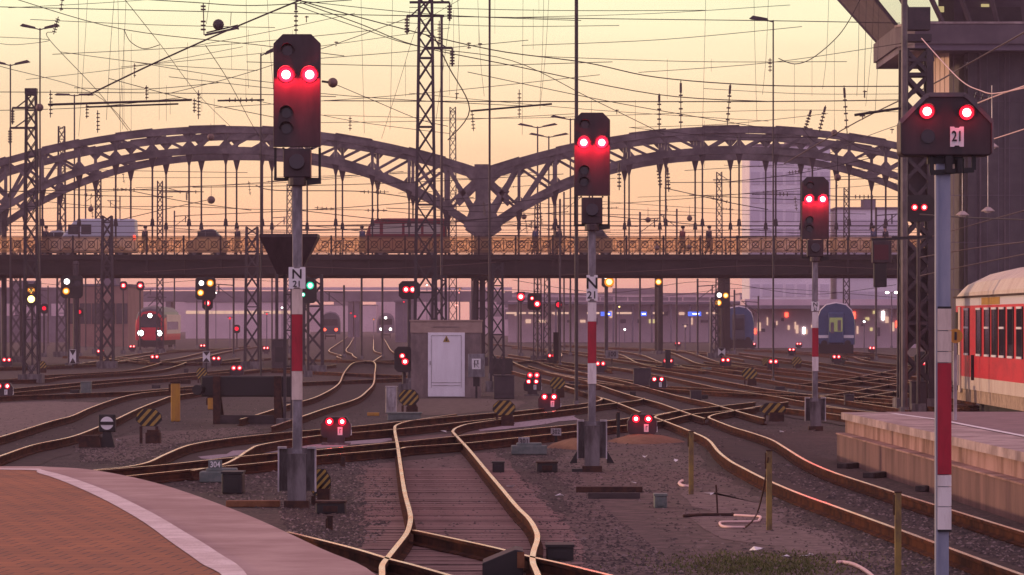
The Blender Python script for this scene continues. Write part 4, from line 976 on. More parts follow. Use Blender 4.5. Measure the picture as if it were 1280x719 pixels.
post('brown round pole standing against the thick lattice mast on the right', 1130.5, -10, 111, .085, 'bridge_steel')
post('tall black pole running up out of the photo left of the middle main signal', 720.5, -10, 120, .055, 'steel_dark')
post('thin tall pole rising from the arch knot out of the photo', 612, -10, 185, .05, 'steel_dark')
post('square concrete post with a yellow light under the right arch', 823.5, 345, 330, .34, 'girder', 'concrete_post', n=4)
post('thick dark concrete post in front of the dark coach end', 905, 345, 330, .50, 'girder', 'concrete_post', n=4)
post('thin rusty pole beside the upper insulator string left of the funnel shaped hopper', 552, 22, 210, .07, 'steel_dark')
post('thin dark pole among the red lights right of the hut', 700, 250, 230, .06)
post('dark pole at the far left edge under the bridge', 5, 260, 240, .16, 'steel_dark')
post('dark pole under the bridge left of the oncoming train', 95, 330, 236, .18, 'steel_dark')
post('dark slim post directly left of the funnel shaped hopper', 346, 326, 224, .09, 'steel_dark')
post('slim post under the bridge beyond the middle main signal', 757, 352, 300, .09, 'steel_dark')
post('slim pale post under the bridge left of the thick concrete post', 889, 375, 290, .10, 'mast_grey')
def lamp_post(label, px, ytop, D, double=True, side=1, w_=1.0, lean=.1):
    r, zt = post(label, px, ytop, D, .05*D/200, 'steel_dark', 'lamp_post', r1=.035*D/200, cat='lamp post'); k = D/200*w_
    for s_ in ((-1, 1) if double else (side,)):
        q = MB(); q.bar((0, 0, zt-.05), (s_*.25*k, 0, zt+lean*.2), .05*k); q.prism([(s_*.2*k, zt-.02), (s_*.9*k, zt+lean*k), (s_*1.0*k, zt+lean*k+.04), (s_*.85*k, zt+lean*k+.16), (s_*.25*k, zt+.1)], -.13*k, .13*k); q.build('lamp_head', 'steel_dark', r)
lamp_post('tall double armed lamp post at the upper left corner', 50, 36, 215)
lamp_post('double armed lamp post touching the left edge', 13, 81, 235)
lamp_post('double armed lamp post over the left arch', 93, 119, 290, lean=-.02)
lamp_post('single armed lamp post rising beside the left main signal head', 326, 68, 150, False, 1, 1.1, .25)
lamp_post('first of the two small double lamp posts above the right arch', 672, 159, 320)
lamp_post('second and lower of the two small double lamp posts above the right arch', 686, 171, 330)
lamp_post('small lamp post half hidden behind the middle main signal head', 713, 149, 310)
lamp_post('tall single lamp post left of the right main signal with its lamp pointing left', 966.5, 26, 168, False, -1, 1.2, .05)
# ================================================================== SIGNALS
def lens(parent, x, y, z, r, hood=True, core='lens_core', ring='lens_red', hm_='housing', core_r=.85):
    q = MB(); q.cyl((x, y, z), (x, y-.02, z), r*1.25, 20); q.cyl((x, y-.021, z), (x, y-.026, z), r*core_r, 18, 1)
    o = q.build('lens', [ring, core], parent)
    if hood:
        q = MB(); n = 14; k = len(q.v)
        for i in range(n+1):
            a = math.pi*(-.12+1.24*i/n); c_, s_ = math.cos(a), math.sin(a)
            for rr in (1.36, 1.46): q.v += [(x+c_*r*rr, y, z+s_*r*rr), (x+c_*r*rr, y-r*1.7*(.35+.65*max(0, s_)), z+s_*r*rr)]
        for i in range(n):
            b_ = 4*i; c_ = b_+4
            q.f += [(b_, b_+1, c_+1, c_), (b_+2, c_+2, c_+3, b_+3), (b_+1, b_+3, c_+3, c_+1)]; q.m += [0]*3
        q.build('hood', hm_, o)
    return o
def glow(x, y, z, e_, r=.09):  # added red point light ahead of a lens, stands in for its bloom
    l = bpy.data.lights.new('signal_bloom_light', 'POINT'); l.energy = e_; l.color = (1, .01, .035); l.shadow_soft_size = r
    o = bpy.data.objects.new('signal_bloom_light', l); COL.objects.link(o); o.location = (x, y, z); return o
def plate(parent, x, y, z, w_, h_, name='number_plate', notch=True):
    t = h_*.06
    o_ = [(x-w_/2, z-h_/2), (x-w_*.22, z-h_/2), (x-w_*.14, z-h_/2+t), (x+w_*.14, z-h_/2+t), (x+w_*.22, z-h_/2), (x+w_/2, z-h_/2), (x+w_/2, z+h_/2), (x+w_*.22, z+h_/2), (x+w_*.14, z+h_/2-t), (x-w_*.14, z+h_/2-t), (x-w_*.22, z+h_/2), (x-w_/2, z+h_/2)]
    q = MB(); q.prism(o_, y-.012, y); return q.build(name, 'sign_white', parent)
def main_signal(label, px, D, hy, hw_, by, sy, plates, basey, bw, e_, wings=False, lx=(-.23, .27), ly=.36, ball=True, num='21'):
    S = D/F; x = (px-CX)*S; z = lambda y: H-(y-HY)*S
    r = thing('main_signal', label, 'signal', (x, D, 0))
    zt, zb = z(hy[0]), z(hy[1]); hh = zt-zb; w_ = hw_*S; c_ = .2*w_
    q = MB(); q.prism([(-w_/2, zb), (w_/2, zb), (w_/2, zt-c_), (w_/2-c_, zt), (-w_/2+c_, zt), (-w_/2, zt-c_)], -.06, .02)
    q.prism([(-w_*.42, zb+.06), (w_*.42, zb+.06), (w_*.42, zt-c_-.02), (w_/2-c_-.03, zt-.06), (-w_/2+c_+.03, zt-.06), (-w_*.42, zt-c_-.02)], .02, .26)
    hd = q.build('signal_head', 'housing', r, bevel=.008)
    for i in (0, 1):
        lens(hd, lx[i]*w_, -.06, zt-hh*ly, .086*w_/.66, core_r=.70)
    if e_:
        for i in (0, 1): g_ = glow(lx[i]*w_, -.16, zt-hh*ly-.01, e_*1.25, .07); g_.parent = hd
    for i, (fx, fz) in enumerate(((-.22, .70), (-.22, .84), (-.2, .15))):
        q = MB(); q.cyl((fx*w_, -.06, zt-hh*fz), (fx*w_, -.075, zt-hh*fz), .07*w_/.66, 18); o = q.build('dark_lens', 'glass_dark', hd)
        q = MB(); n = 10
        for k in range(n+1):
            a = math.pi*k/n; q.v += [(fx*w_+math.cos(a)*.1*w_/.66, -.06, zt-hh*fz+math.sin(a)*.1*w_/.66), (fx*w_+math.cos(a)*.1*w_/.66, -.06-.15*math.sin(a)-.03, zt-hh*fz+math.sin(a)*.1*w_/.66)]
        for k in range(n): q.f.append((2*k, 2*k+1, 2*k+3, 2*k+2)); q.m.append(0)
        q.build('hood', 'housing', o)
    z0, z1 = z(by[0]), z(by[1]); bw_ = .58*w_
    q = MB(); q.prism([(-bw_/2, z1), (bw_/2, z1), (bw_/2, z0), (-bw_/2, z0)], -.05, .22); q.cyl((0, 0, z1), (0, 0, z1-.12), .13, 10); bx = q.build('auxiliary_box', 'housing', r, bevel=.015)
    q = MB(); q.cyl((-.0, -.05, (z0+z1)/2), (0, -.13, (z0+z1)/2+.02), .11, 12); q.build('dark_lens', 'glass_dark', bx)
    q = MB()
    for s_ in (-1, 1): q.bar((s_*w_*.47, .1, zb), (s_*w_*.47, .1, z1-.02), .035)
    q.bar((-w_*.5, .1, z1-.02), (w_*.5, .1, z1-.02), .04); q.bar((w_*.2, .05, z1-.07), (w_*.5, .05, z1-.05), .07); q.bar((-w_*.3, .1, zb+.0), (-w_*.3, .1, z0), .03); q.bar((w_*.3, .1, zb), (w_*.3, .1, z0), .03)
    q.build('bracket', 'black', r)
    zbase = z(basey[0])
    q = MB(); q.box((0, .05, (zbase+z1)/2-.05), (.135, .12, z1-zbase+.1)); q.box((0, .05, zbase/2), (.15, .13, zbase)); q.build('mast', 'mast_grey', r, bevel=.012)
    for (a, b_, col) in plates:
        q = MB(); q.box((0, -.025, (z(a)+z(b_))/2), (.15, .02, z(a)-z(b_)-.004)); q.build('mast_board', col, r)
    np_ = plate(r, 0, -.04, (z(sy[0])+z(sy[1]))/2, sy[2]*S, (z(sy[0])-z(sy[1])), 'number_plate'); zc = (z(sy[0])+z(sy[1]))/2; hp = z(sy[0])-z(sy[1])
    text_obj('N', hp*.62, 'black', np_, (0, -.056, zc+hp*.16), sx=1.05); text_obj(num, hp*.40, 'black', np_, (0, -.056, zc-hp*.29))
    # steel channel footing
    q = MB(); hb_ = zbase+.02; wb = bw*S
    q.box((-wb*.30, .02, hb_/2+.12), (wb*.40, .05, hb_-.24)); q.box((wb*.30, .02, hb_/2+.12), (wb*.40, .05, hb_-.24)); q.box((0, -.06, hb_/2-.1), (.26, .16, hb_+.05)); ft = q.build('footing', 'concrete', r)
    q = MB()
    for s_ in (-1, 1): q.box((s_*wb*.5, -.02, hb_/2+.12), (.022, .12, hb_-.22)); q.box((s_*wb*.40, -.05, hb_+.01), (wb*.24, .14, .03))
    q.build('edge_flange', 'galv', ft)
    if wings:
        q = MB()
        for s_ in (-1, 1): q.prism([(s_*wb*.52, .15), (s_*wb*.52, hb_*.42), (s_*wb*.78, .15)], .0, .1)
        q.box((-wb*.5, -.1, .03), (wb*.4, .3, .06)); q.build('gusset', 'black', ft)
    q = MB(); q.box((0, -.12, .05), (.34, .3, .12)); q.build('foot_block', 'rust', r)
    return r
main_signal('largest main signal with two bright red lamps and an N 21 plate on the left', 371.5, 56, (43, 184), 59, (186, 222), (334, 361, 21), [(361, 393, 'cream_tile'), (393, 464, 'red_paint'), (464, 500, 'cream_tile')], (562, 636), 46, 45)
main_signal('medium main signal with two red lamps standing on ochre dirt in the middle', 740, 69.5, (141, 245), 45, (247, 280), (344, 376, 14), [(378, 402, 'white_paint'), (402, 454, 'red_paint'), (454, 480, 'white_paint')], (528, 590), 36, 45, True)
main_signal('smallest main signal with two red lamps left of the thick lattice mast', 1019, 96, (221, 299), 34, (300, 321), (377, 389, 10), [(390, 410, 'white_paint'), (410, 446, 'red_paint'), (446, 464, 'white_paint')], (499, 538), 25, 45)
# near wide signal
D = 28.4; S = D/F; z = lambda y: H-(y-HY)*S; x0 = (1182-CX)*S
r = thing('wide_signal', 'wide signal head marked 21 on a red and white mast at the right', 'signal', (x0, D, 0))
w_ = 115*S; zt, zb = z(119), z(195); cx_ = .42*(zt-zb)
oc = [(-w_/2, zb+.02), (-w_/2+.02, zb), (w_/2-.02, zb), (w_/2, zb+.02), (w_/2, zb+(zt-zb)*.55), (w_/2-.17, zt-.02), (w_/2-.2, zt), (-w_/2+.2, zt), (-w_/2+.17, zt-.02), (-w_/2, zb+(zt-zb)*.55)]
q = MB(); q.prism(oc, -.05, .22); hd = q.build('signal_head', 'housing', r, bevel=.012)
q = MB(); k = len(oc)
for i in range(3, 9): q.bar((oc[i][0], -.062, oc[i][1]), (oc[i+1][0], -.062, oc[i+1][1]), .014, .03)
q.build('rim', 'bridge_steel', hd)
for px_, py_ in ((1157.5, 140), (1207, 141.5)):
    lens(hd, (px_-1182)*S, -.055, z(py_), .041, True, core_r=.72); g_ = glow((px_-1182)*S, -.105, z(py_)-.005, 1.6, .04); g_.parent = hd
q = MB(); q.cyl(((1159-1182)*S, -.05, z(171)), ((1159-1182)*S, -.062, z(171)), .05, 18); q.build('dark_lens', 'glass_dark', hd)
np_ = plate(hd, (1195-1182)*S, -.055, z(171.5), 17*S, 25*S); text_obj('21', .098, 'black', np_, ((1195-1182)*S, -.071, z(171.5)), sx=.8, sy=1.05)
q = MB(); q.box((0, .05, zb-.03), (.25, .1, .05)); q.bar((-.11, .0, zb-.12), (.2, 0, zb-.10), .035); q.bar((-.1, 0, zb), (-.1, 0, zb-.12), .03); q.bar((.2, 0, zb), (.2, 0, zb-.1), .03); q.bar((.02, -.02, zb), (.02, -.02, zb-.12), .05); q.cyl((.1, 0, zb-.02), (.1, 0, zb-.12), .035); q.build('bracket', 'black', r)
pxm = (1180-1182)*S
q = MB(); q.box((pxm, .06, (z(195)+z(386))/2), (17*S, .08, z(195)-z(386))); q.box((pxm-.5*S, .06, (z(386))/2), (14*S, .08, z(386))); q.box((pxm-8.5*S, .05, (z(205))/2), (3*S, .1, z(205))); q.build('mast', 'mast_blue', r)
mbx = pxm+.5*S
for a, b_, col in ((386, 413, 'cream_tile'), (414, 439, 'cream_tile'), (440, 453, 'cream_tile'), (454, 593, 'red_paint'), (594, 608, 'white_paint'), (609, 633, 'white_paint'), (634, 662, 'white_paint')):
    q = MB(); q.box((mbx, 0, (z(a)+z(b_))/2), (17*S, .03, z(a)-z(b_))); q.build('mast_board', col, r)
q = MB(); q.bar((pxm-8*S, 0, z(385)), (pxm+9*S, 0, z(385)), .02); q.bar((pxm-8*S, 0, z(663)), (pxm+9*S, 0, z(663)), .02); q.build('clamp', 'black', r)
q = MB(); q.box((0, .06, .2), (.4, .4, .4)); q.build('footing', 'concrete', r)
# dwarf shunting signals
SG = 'low shunting signals with two red lamps'
def shunt_parts(r, big=True):
    q = MB(); q.prism([(-.27, .16), (.27, .16), (.32, .24), (.32, .44), (.22, .60), (-.22, .60), (-.32, .44), (-.32, .24)], -.1, .16); q.box((0, .03, .09), (.36, .26, .16)); hd = q.build('housing', 'housing', r, bevel=.01)
    for x in (-.135, .135):
        lens(hd, x, -.1, .50, .066 if big else .085, big, 'lens_core' if big else 'lens_red_small', core_r=.58 if big else .6)
    if big:
        q = MB(); q.box((.09, -.108, .30), (.10, .012, .17)); np_ = q.build('number_plate', 'sign_white', hd)
        q = MB(); q.box((.085, -.118, .30), (.012, .006, .1)); q.box((.105, -.118, .34), (.03, .006, .012)); q.build('digit_mark', 'black', np_)
        q = MB(); q.box((.3, -.05, .27), (.07, .05, .12)); q.box((.3, -.05, .4), (.05, .05, .1)); q.build('marker_plate', 'sign_white', hd)
    q = MB(); q.box((0, .03, .02), (.6, .5, .06)); q.build('footing', 'concrete', r)
SH = [(412, 428, 527, 'nearest low shunting signal, beside the left main signal footing'), (681, 692, 496, 'low shunting signal right of the hut next to a striped board'), (796, 809, 523.5, 'low shunting signal right of the middle main signal on the crossing'),
 (818, 826.6, 474, 'low shunting signal among the rails right of the middle mast'), (832, 838, 451, 'low shunting signal under a small dark box right of centre'), (747, 754, 454.5, 'low shunting signal behind the red part of the middle signal mast'),
 (687, 692.6, 444.6, 'low shunting signal on the track below a small square signal'), (904, 909.6, 450, 'low shunting signal at the foot of the thick concrete post'), (964, 969, 452, 'low shunting signal behind the tall lamp post'),
 (987, 992, 437, 'nearer of two low shunting signals left of the blue coach'), (996, 1001, 429.8, 'farther of two low shunting signals left of the blue coach'), (1043, 1048, 446, 'low shunting signal directly in front of the blue coach'), (1087.6, 1092, 435, 'low shunting signal right of the blue coach'),
 (939, 943, 430, 'low shunting signal beside the dark coach'), (845, 849, 429, 'low shunting signal in front of the station building'), (5, 12.4, 449.8, 'low shunting signal at the left edge farther up'), (0.5, 8.5, 482.6, 'low shunting signal at the left edge next to the paved strip'),
 (123, 128, 439, 'low shunting signal beside the lattice mast left of the red train'), (163, 168, 433, 'low shunting signal at the left corner of the red train'), (198, 203, 430, 'low shunting signal under the right corner of the red train'), (191, 196, 446, 'low shunting signal on the rails in front of the red train'),
 (251, 256, 432, 'low shunting signal at the foot of the yellow lit post signal'), (268, 273, 448, 'low shunting signal right of the white cross board'), (292, 300, 460, 'low shunting signal above the black buffer beam'), (330, 335, 435, 'low shunting signal left of the small dark cabin'),
 (662.6, 671, 469, 'low shunting signal just beside the hut on its right'), (663, 668, 477, 'second lower shunting signal near the hut on its right')]
p1 = p2 = None
for a, b_, ly, lb in SH:
    Dd = 10500/(ly-HY); Dd = min(Dd, 420); loc = (((a+b_)/2-CX)/F*Dd, Dd, H-(ly-HY)*Dd/F-.5)
    loc = (loc[0], loc[1], max(0, loc[2]) if loc[2] < .3 else 0)
    big = ly > 470
    pr = p1 if big else p2
    if pr is None:
        pr = thing('shunting_signal', lb, 'signal', loc, 0, SG); shunt_parts(pr, big)
        if big: p1 = pr
        else: p2 = pr
    else: dup(pr, loc, lb)
for a, b_, ly, e_ in ((412, 428, 527, .9), (681, 692, 496, .5), (796, 809, 523.5, .5)):
    Dd = 10500/(ly-HY)
    for px_ in (a, b_): glow((px_-CX)/F*Dd, Dd-.2, .49, e_*4, .06)
# post mounted signals
def post_signal(label, px, D, ybot, heads, wd=.5, pole=.07, m='black'):
    x = (px-CX)*D/F; zf = lambda y: H-(y-HY)*D/F; r = thing('post_signal', label, 'signal', (x, D, 0))
    zt = max(zf(h[1]) for h in heads); q = MB(); q.cyl((0, 0, 0), (0, 0, zt), pole, 8); q.build('post', 'steel_dark', r); q = MB(); q.box((0, 0, .15), (.4, .4, .3)); q.build('footing', 'concrete', r)
    xs = [(h[0]-px)*D/F for h in heads]; zs = [zf(h[1]) for h in heads]
    q = MB(); c_ = .14
    x1, x2, z1, z2 = min(xs)-.3, max(xs)+.3, min(zs)-.4, max(zs)+.35
    q.prism([(x1, z1+c_), (x1+c_, z1), (x2-c_, z1), (x2, z1+c_), (x2, z2-c_), (x2-c_, z2), (x1+c_, z2), (x1, z2-c_)], -.15, .1); hd = q.build('signal_head', m, r)
    for (hx, hy_, rr, core), xx, zz in zip(heads, xs, zs):
        two = {'lens_amber': ('lens_amber', 'amber_core'), 'lens_red_small': ('lens_red', 'lens_red_small'), 'tail_red': ('lens_red', 'lens_red_small'), 'lens_green': ('lens_green', 'green_core')}.get(core, (core, core))
        q = MB(); q.cyl((xx, -.16, zz), (xx, -.2, zz), rr*1.05, 14); q.cyl((xx, -.201, zz), (xx, -.21, zz), rr*.6, 14, 1); ln = q.build('lens', list(two), hd)
        q = MB(); q.prism([(xx-rr*1.3, zz+rr), (xx+rr*1.3, zz+rr), (xx+rr*1.1, zz+rr*1.35), (xx-rr*1.1, zz+rr*1.35)], -.4, -.15); q.build('hood', m, ln)
    return r
post_signal('post signal with one white and two yellow lamps above a red lamp', 258, 228, 460, [(252, 354, .13, 'lens_white'), (263, 354, .19, 'lens_amber'), (251, 366, .18, 'lens_amber')])
post_signal('post signal with white and amber lamps under the bridge on the far left', 86, 228, 460, [(84, 352, .15, 'lens_white'), (83, 364, .19, 'lens_amber'), (97, 354, .2, 'glass_dark')])
post_signal('post signal with two amber lamps one above the other at the left edge', 40, 215, 460, [(39.5, 363, .18, 'lens_amber'), (39.5, 374, .18, 'lens_yellow')])
post_signal('green lit post signal half hidden by the left main signal mast', 385, 190, 460, [(388, 357, .17, 'lens_green'), (379, 368.5, .10, 'lens_green')])
post_signal('post signal with a white lamp over a bright amber lamp right of the middle mast', 759, 300, 440, [(757, 345, .2, 'lens_white'), (761.5, 352.5, .36, 'lens_amber')])
post_signal('post signal with white over amber lamp on the square concrete post', 823, 325, 440, [(823, 344, .19, 'lens_white'), (823, 352.5, .25, 'lens_amber')])
post_signal('post signal with one white and two amber lamps at the thick concrete post', 902, 318, 440, [(899, 369, .17, 'lens_white'), (898, 378.5, .24, 'lens_amber'), (907, 369.5, .22, 'lens_amber')])
post_signal('tall slim signal with twin red lamps left of the hut roof', 511.5, 165, 470, [(507.6, 362, .13, 'lens_red_small'), (516, 362, .13, 'lens_red_small')])
post_signal('signal with one red lamp standing alone under the bridge right of the pier', 651, 300, 430, [(651, 371, .27, 'lens_red_small')])
post_signal('small red lamp signal on the slim lattice mast right of the hut', 672, 262, 440, [(671.5, 380, .2, 'tail_red'), (665, 373, .12, 'tail_red')])
post_signal('dim red lamp signal between the slim lattice masts and the middle mast', 698, 330, 430, [(698.5, 381, .2, 'lens_red')])
post_signal('red lamp on a post below the yellow lit post signal', 259.5, 232, 460, [(259.5, 379, .16, 'lens_red_small')])
post_signal('dull red lamp left of the oncoming train on the depot wall side', 55, 300, 440, [(55.5, 385.5, .14, 'lens_red')])
post_signal('dull red lamp in front of the brown depot', 99.5, 300, 440, [(99.5, 390, .13, 'lens_red')])
post_signal('dull red lamp to the right of the yellow lit post signal', 296, 360, 430, [(296, 411, .17, 'lens_red')])
post_signal('small red lamp right above the lower depot line left of the red train roof', 154, 330, 430, [(154.5, 357, .2, 'tail_red')])
post_signal('small red lamp above the oncoming red train', 175, 330, 430, [(175.5, 357, .2, 'tail_red')])
post_signal('double red lamp low on the left wall of the hut', 505, 150, 490, [(503, 445, .10, 'lens_red_small'), (506.5, 452, .12, 'lens_red_small')])
post_signal('twin red lamp signal mounted in front of the thick lattice mast', 1148, 113, 505, [(1142.5, 259.5, .085, 'lens_red_small'), (1154.5, 259.5, .085, 'lens_red_small')], pole=.05)
post_signal('small single red lamp at the foot of the thick lattice mast', 1153, 135, 490, [(1154, 452.5, .10, 'lens_red_small')])
# unlit signal hanging from a bracket
D = 110; S = D/F; zf = lambda y: H-(y-HY)*S; r = thing('hanging_signal', 'unlit dark signal hung from a bracket on the thick lattice mast', 'signal', ((1101-CX)*S, D, 0))
q = MB(); q.box((.02, 0, (zf(301)+zf(329))/2), (24*S, .3, zf(301)-zf(329))); hd = q.build('signal_head', 'housing', r, bevel=.02)
q = MB(); q.box((-.02, 0, (zf(329)+zf(359))/2), (16*S, .25, zf(329)-zf(359))); q.build('lower_box', 'black', r, bevel=.02)
q = MB(); q.box((.0, -.16, (zf(305)+zf(326))/2), (18*S, .02, 19*S)); q.build('red_panel', 'red_dark', hd)
q = MB(); q.bar((-.25, 0, zf(300)), (64*S, 0, zf(296)), .07); q.bar((.3, 0, zf(297)), (64*S, 0, zf(297)-.0), .05); q.build('bracket', 'black', r)
# ================================================================== GROUND EQUIPMENT
def stripes_board(label, px, py, w_, h_, base_y, dim=False):
    c = G(px, base_y); s_ = c.y/F; r = thing('striped_board', label, 'warning board', (c.x, c.y, 0), 0, 'black and yellow striped boards')
    W_, H_ = w_*s_/2, h_*s_/2; zc = (base_y-py)*s_; o_ = [(-W_*.55, -H_), (W_*.55, -H_), (W_, -H_*.3), (W_*.95, H_*.35), (W_*.5, H_), (-W_*.5, H_), (-W_*.95, H_*.35), (-W_, -H_*.3)]
    q = MB(); q.prism([(x, z+zc) for x, z in o_], 0, .05); bd = q.build('board', 'black', r)
    # diagonal stripes clipped to the octagon
    def clip(poly, f):
        out = []
        for i in range(len(poly)):
            a, b_ = poly[i], poly[(i+1) % len(poly)]; fa, fb = f(a), f(b_)
            if fa >= 0: out.append(a)
            if fa*fb < 0: t = fa/(fa-fb); out.append((a[0]+(b_[0]-a[0])*t, a[1]+(b_[1]-a[1])*t))
        return out
    q = MB(); inset = [(x*.95, z*.95) for x, z in o_]
    for k in range(-4, 5):
        off = k*W_*.62; sw = W_*.30
        pl = clip(clip(inset, lambda p: (p[0]-p[1]*.9)-off), lambda p: off+sw-(p[0]-p[1]*.9))
        if len(pl) > 2: q.prism([(x, z+zc) for x, z in pl], -.012, -.002)
    q.build('stripe', 'stripe_yellow', bd)
    q = MB()
    for x in (-W_*.6, W_*.6): q.box((x, .04, max(zc-H_, .1)/2), (.06, .06, max(zc-H_, .1)))
    q.box((W_*.3, .15, .12), (W_*1.1, .35, .24)); q.box((W_*.3, .15, .27), (W_*.9, .3, .06)); q.build('stand', 'rust', r)
    return r
for lb, px, py, w_, h_, by_ in [('striped board in the left yard beside the black and white ground signal', 186, 522, 33, 22, 555), ('striped board in front of the hut beside the grey cabinet', 511, 497, 26, 20, 519), ('large striped board standing on the track right of the hut', 630, 510, 29, 19, 533),
  ('striped board half hidden behind the left main signal footing', 400, 603, 28, 34, 632), ('striped board behind the shunting signal right of the hut', 697, 479, 20, 15, 497), ('striped board among the rails on the right near the tall lamp post', 937, 467, 20, 14, 482), ('striped board farther right towards the blue coach', 996, 452, 13, 12, 460),
  ('dim striped board right of the tall lamp post in the foreground rails', 966, 511, 33, 15, 527), ('striped board at the left under the lattice mast near the edge', 52, 458, 13, 13, 466), ('striped board left of the buffer beam under the white cross board', 252, 467, 14, 15, 479), ('small striped board left of the signal beside the dark coach', 957, 452, 10, 10, 460)]:
    stripes_board(lb, px, py, w_, h_, by_)
# round ground signal
c = G(134, 560); s_ = c.y/F; r = thing('ground_signal', 'square black ground signal with a white disc and a black bar', 'signal', (c.x, c.y, 0))
zc = 31*s_; q = MB(); q.box((0, .05, zc), (21*s_, .2, 22*s_)); hd = q.build('housing', 'black', r, bevel=.02)
q = MB(); q.cyl((0, -.06, zc), (0, -.075, zc), 8.2*s_, 24); dsc = q.build('disc', 'sign_white', hd)
q = MB(); q.box((0, -.085, zc), (17*s_, .012, 4*s_)); q.build('bar', 'black', dsc)
q = MB(); q.prism([(-.16, 0), (.16, 0), (.06, zc-.1), (-.06, zc-.1)], -.02, .12); q.build('stand', 'black', r); q = MB(); q.box((-.35, 0, .12), (.45, .3, .2)); q.box((-.35, 0, .24), (.4, .3, .05)); q.build('drive_box', 'rust', r)
# 304 plate and small point numbers
def num_sign(label, px, py, by_, s, w_, h_, box=True):
    c = G(px, by_); k = c.y/F; r = thing('number_sign', label, 'sign', (c.x, c.y, 0)); zc = (by_-py)*k
    q = MB(); q.box((0, 0, zc), (w_*k, .03, h_*k)); pl = q.build('plate', 'green_box' if s == '304' else 'galv', r); q = MB(); q.box((0, .05, zc/2), (.06, .05, zc)); q.build('stand', 'black', r)
    text_obj(s, h_*k*.85, 'sign_white' if s == '304' else 'black', pl, (0, -.02, zc), sx=.85)
    if box: q = MB(); q.box((.1, .12, .1), (.7, .4, .18)); q.box((.1, .12, .21), (.5, .3, .06)); q.build('point_box', 'green_box', r, bevel=.02)
num_sign('dark plate numbered 304 at the turnout beside the brick platform', 269, 581, 604, '304', 17, 12)
num_sign('small pale number plate on a blue grey point box right of the near track', 655, 552, 569, '301', 14, 11)
num_sign('small pale number plate left of the middle main signal footing', 695, 540, 553, '302', 13, 9, False)
num_sign('white number board among the far rails behind the middle mast', 765, 443, 455, '100', 16, 10, False)
# white cross boards
def cross_board(label, px, py, by_, w_, h_):
    c = G(px, by_); k = c.y/F; r = thing('cross_board', label, 'sign', (c.x, c.y, 0)); zc = (by_-py)*k
    q = MB(); q.box((0, 0, zc), (w_*k, .03, h_*k)); b_ = q.build('board', 'sign_white', r); q = MB(); q.prism([(-w_*k/2, zc+h_*k*.48), (w_*k/2, zc+h_*k*.48), (0, zc+h_*k*.08)], -.03, -.018); q.prism([(-w_*k/2, zc-h_*k*.48), (0, zc-h_*k*.08), (w_*k/2, zc-h_*k*.48)], -.03, -.018); q.build('mark', 'black', b_)
    q = MB(); q.box((0, .04, zc/2), (.08, .06, zc)); q.build('post', 'black', r)
cross_board('white and black hourglass board left of the oncoming train', 91, 446, 461, 8, 18)
cross_board('white and black hourglass board below the yellow lit post signal', 258, 446, 465, 9, 14)
cross_board('white and black hourglass board at the foot of the thick concrete post', 902, 440, 452, 9, 10)
# posts and bollards
def plain_post(name, label, cat, px, yt, yb, wpx, m, tilt=0):
    c = G(px, yb); k = c.y/F; r = thing(name, label, cat, (c.x, c.y, 0)); h_ = (yb-yt)*k; w_ = wpx*k
    q = MB(); q.box((0, 0, h_/2), (w_, w_, h_)); q.build('shaft', m, r, bevel=w_*.12)
    q = MB(); q.box((0, 0, h_+w_*.1), (w_*1.12, w_*1.12, w_*.25)); q.box((-w_*.62, 0, h_-.12), (w_*.3, w_*.5, .2)); q.build('head_clamp', 'rust', r)
    return r
plain_post('marker_post', 'weathered yellow post behind the pale cable end left of the other two yellow posts', 'post', 864, 540, 619, 6, 'yellow_old'); plain_post('marker_post', 'weathered yellow post beside the loop of pale hose', 'post', 961.5, 564, 664, 7, 'yellow_old'); plain_post('marker_post', 'weathered yellow post closest to the wide 21 signal', 'post', 1122.5, 616, 735, 8, 'yellow_old')
plain_post('yellow_bollard', 'thick bright yellow bollard in front of the black buffer beam', 'bollard', 219.5, 479, 527, 11, 'yellow'); plain_post('yellow_bollard', 'small yellow bollard under the left end of the buffer beam', 'bollard', 264, 497, 512, 8, 'yellow')
plain_post('short_post', 'short black post left of the shunting signal on the crossing', 'post', 773, 516, 549, 4, 'black'); plain_post('short_post', 'short dark stump post right of the left main signal footing', 'post', 412.5, 646, 663, 7, 'rust')
plain_post('short_post', 'short rusty stump in the ballast below the nearest shunting signal', 'post', 429, 572, 584, 5, 'rust')
# buffer beam
c = G(310, 530); k = c.y/F; r = thing('buffer_stop', 'long black buffer beam on two upright posts left of the left main signal', 'buffer stop', (c.x, c.y, 0)); zz = lambda y: (530-y)*k
q = MB(); q.box((0, 0, (zz(470)+zz(496))/2), (116*k, .45, 26*k)); q.build('beam', 'black', r, bevel=.04)
for px_ in (272, 348): q = MB(); q.box(((px_-310)*k, -.3, zz(470)/2), (9*k, .14, zz(470))); q.bar(((px_-310)*k, -.25, zz(474)), ((px_-310)*k, 1.6, .05), .12); q.build('upright', 'rust', r)
q = MB(); q.box(((310-310)*k, -.2, .12), (82*k, .3, .22)); q.build('base_beam', 'timber_dark', r)
q = MB(); q.cyl((-57*k, -.1, zz(487)), (-62*k, -.5, zz(487)), .13); q.build('buffer', 'black', r)
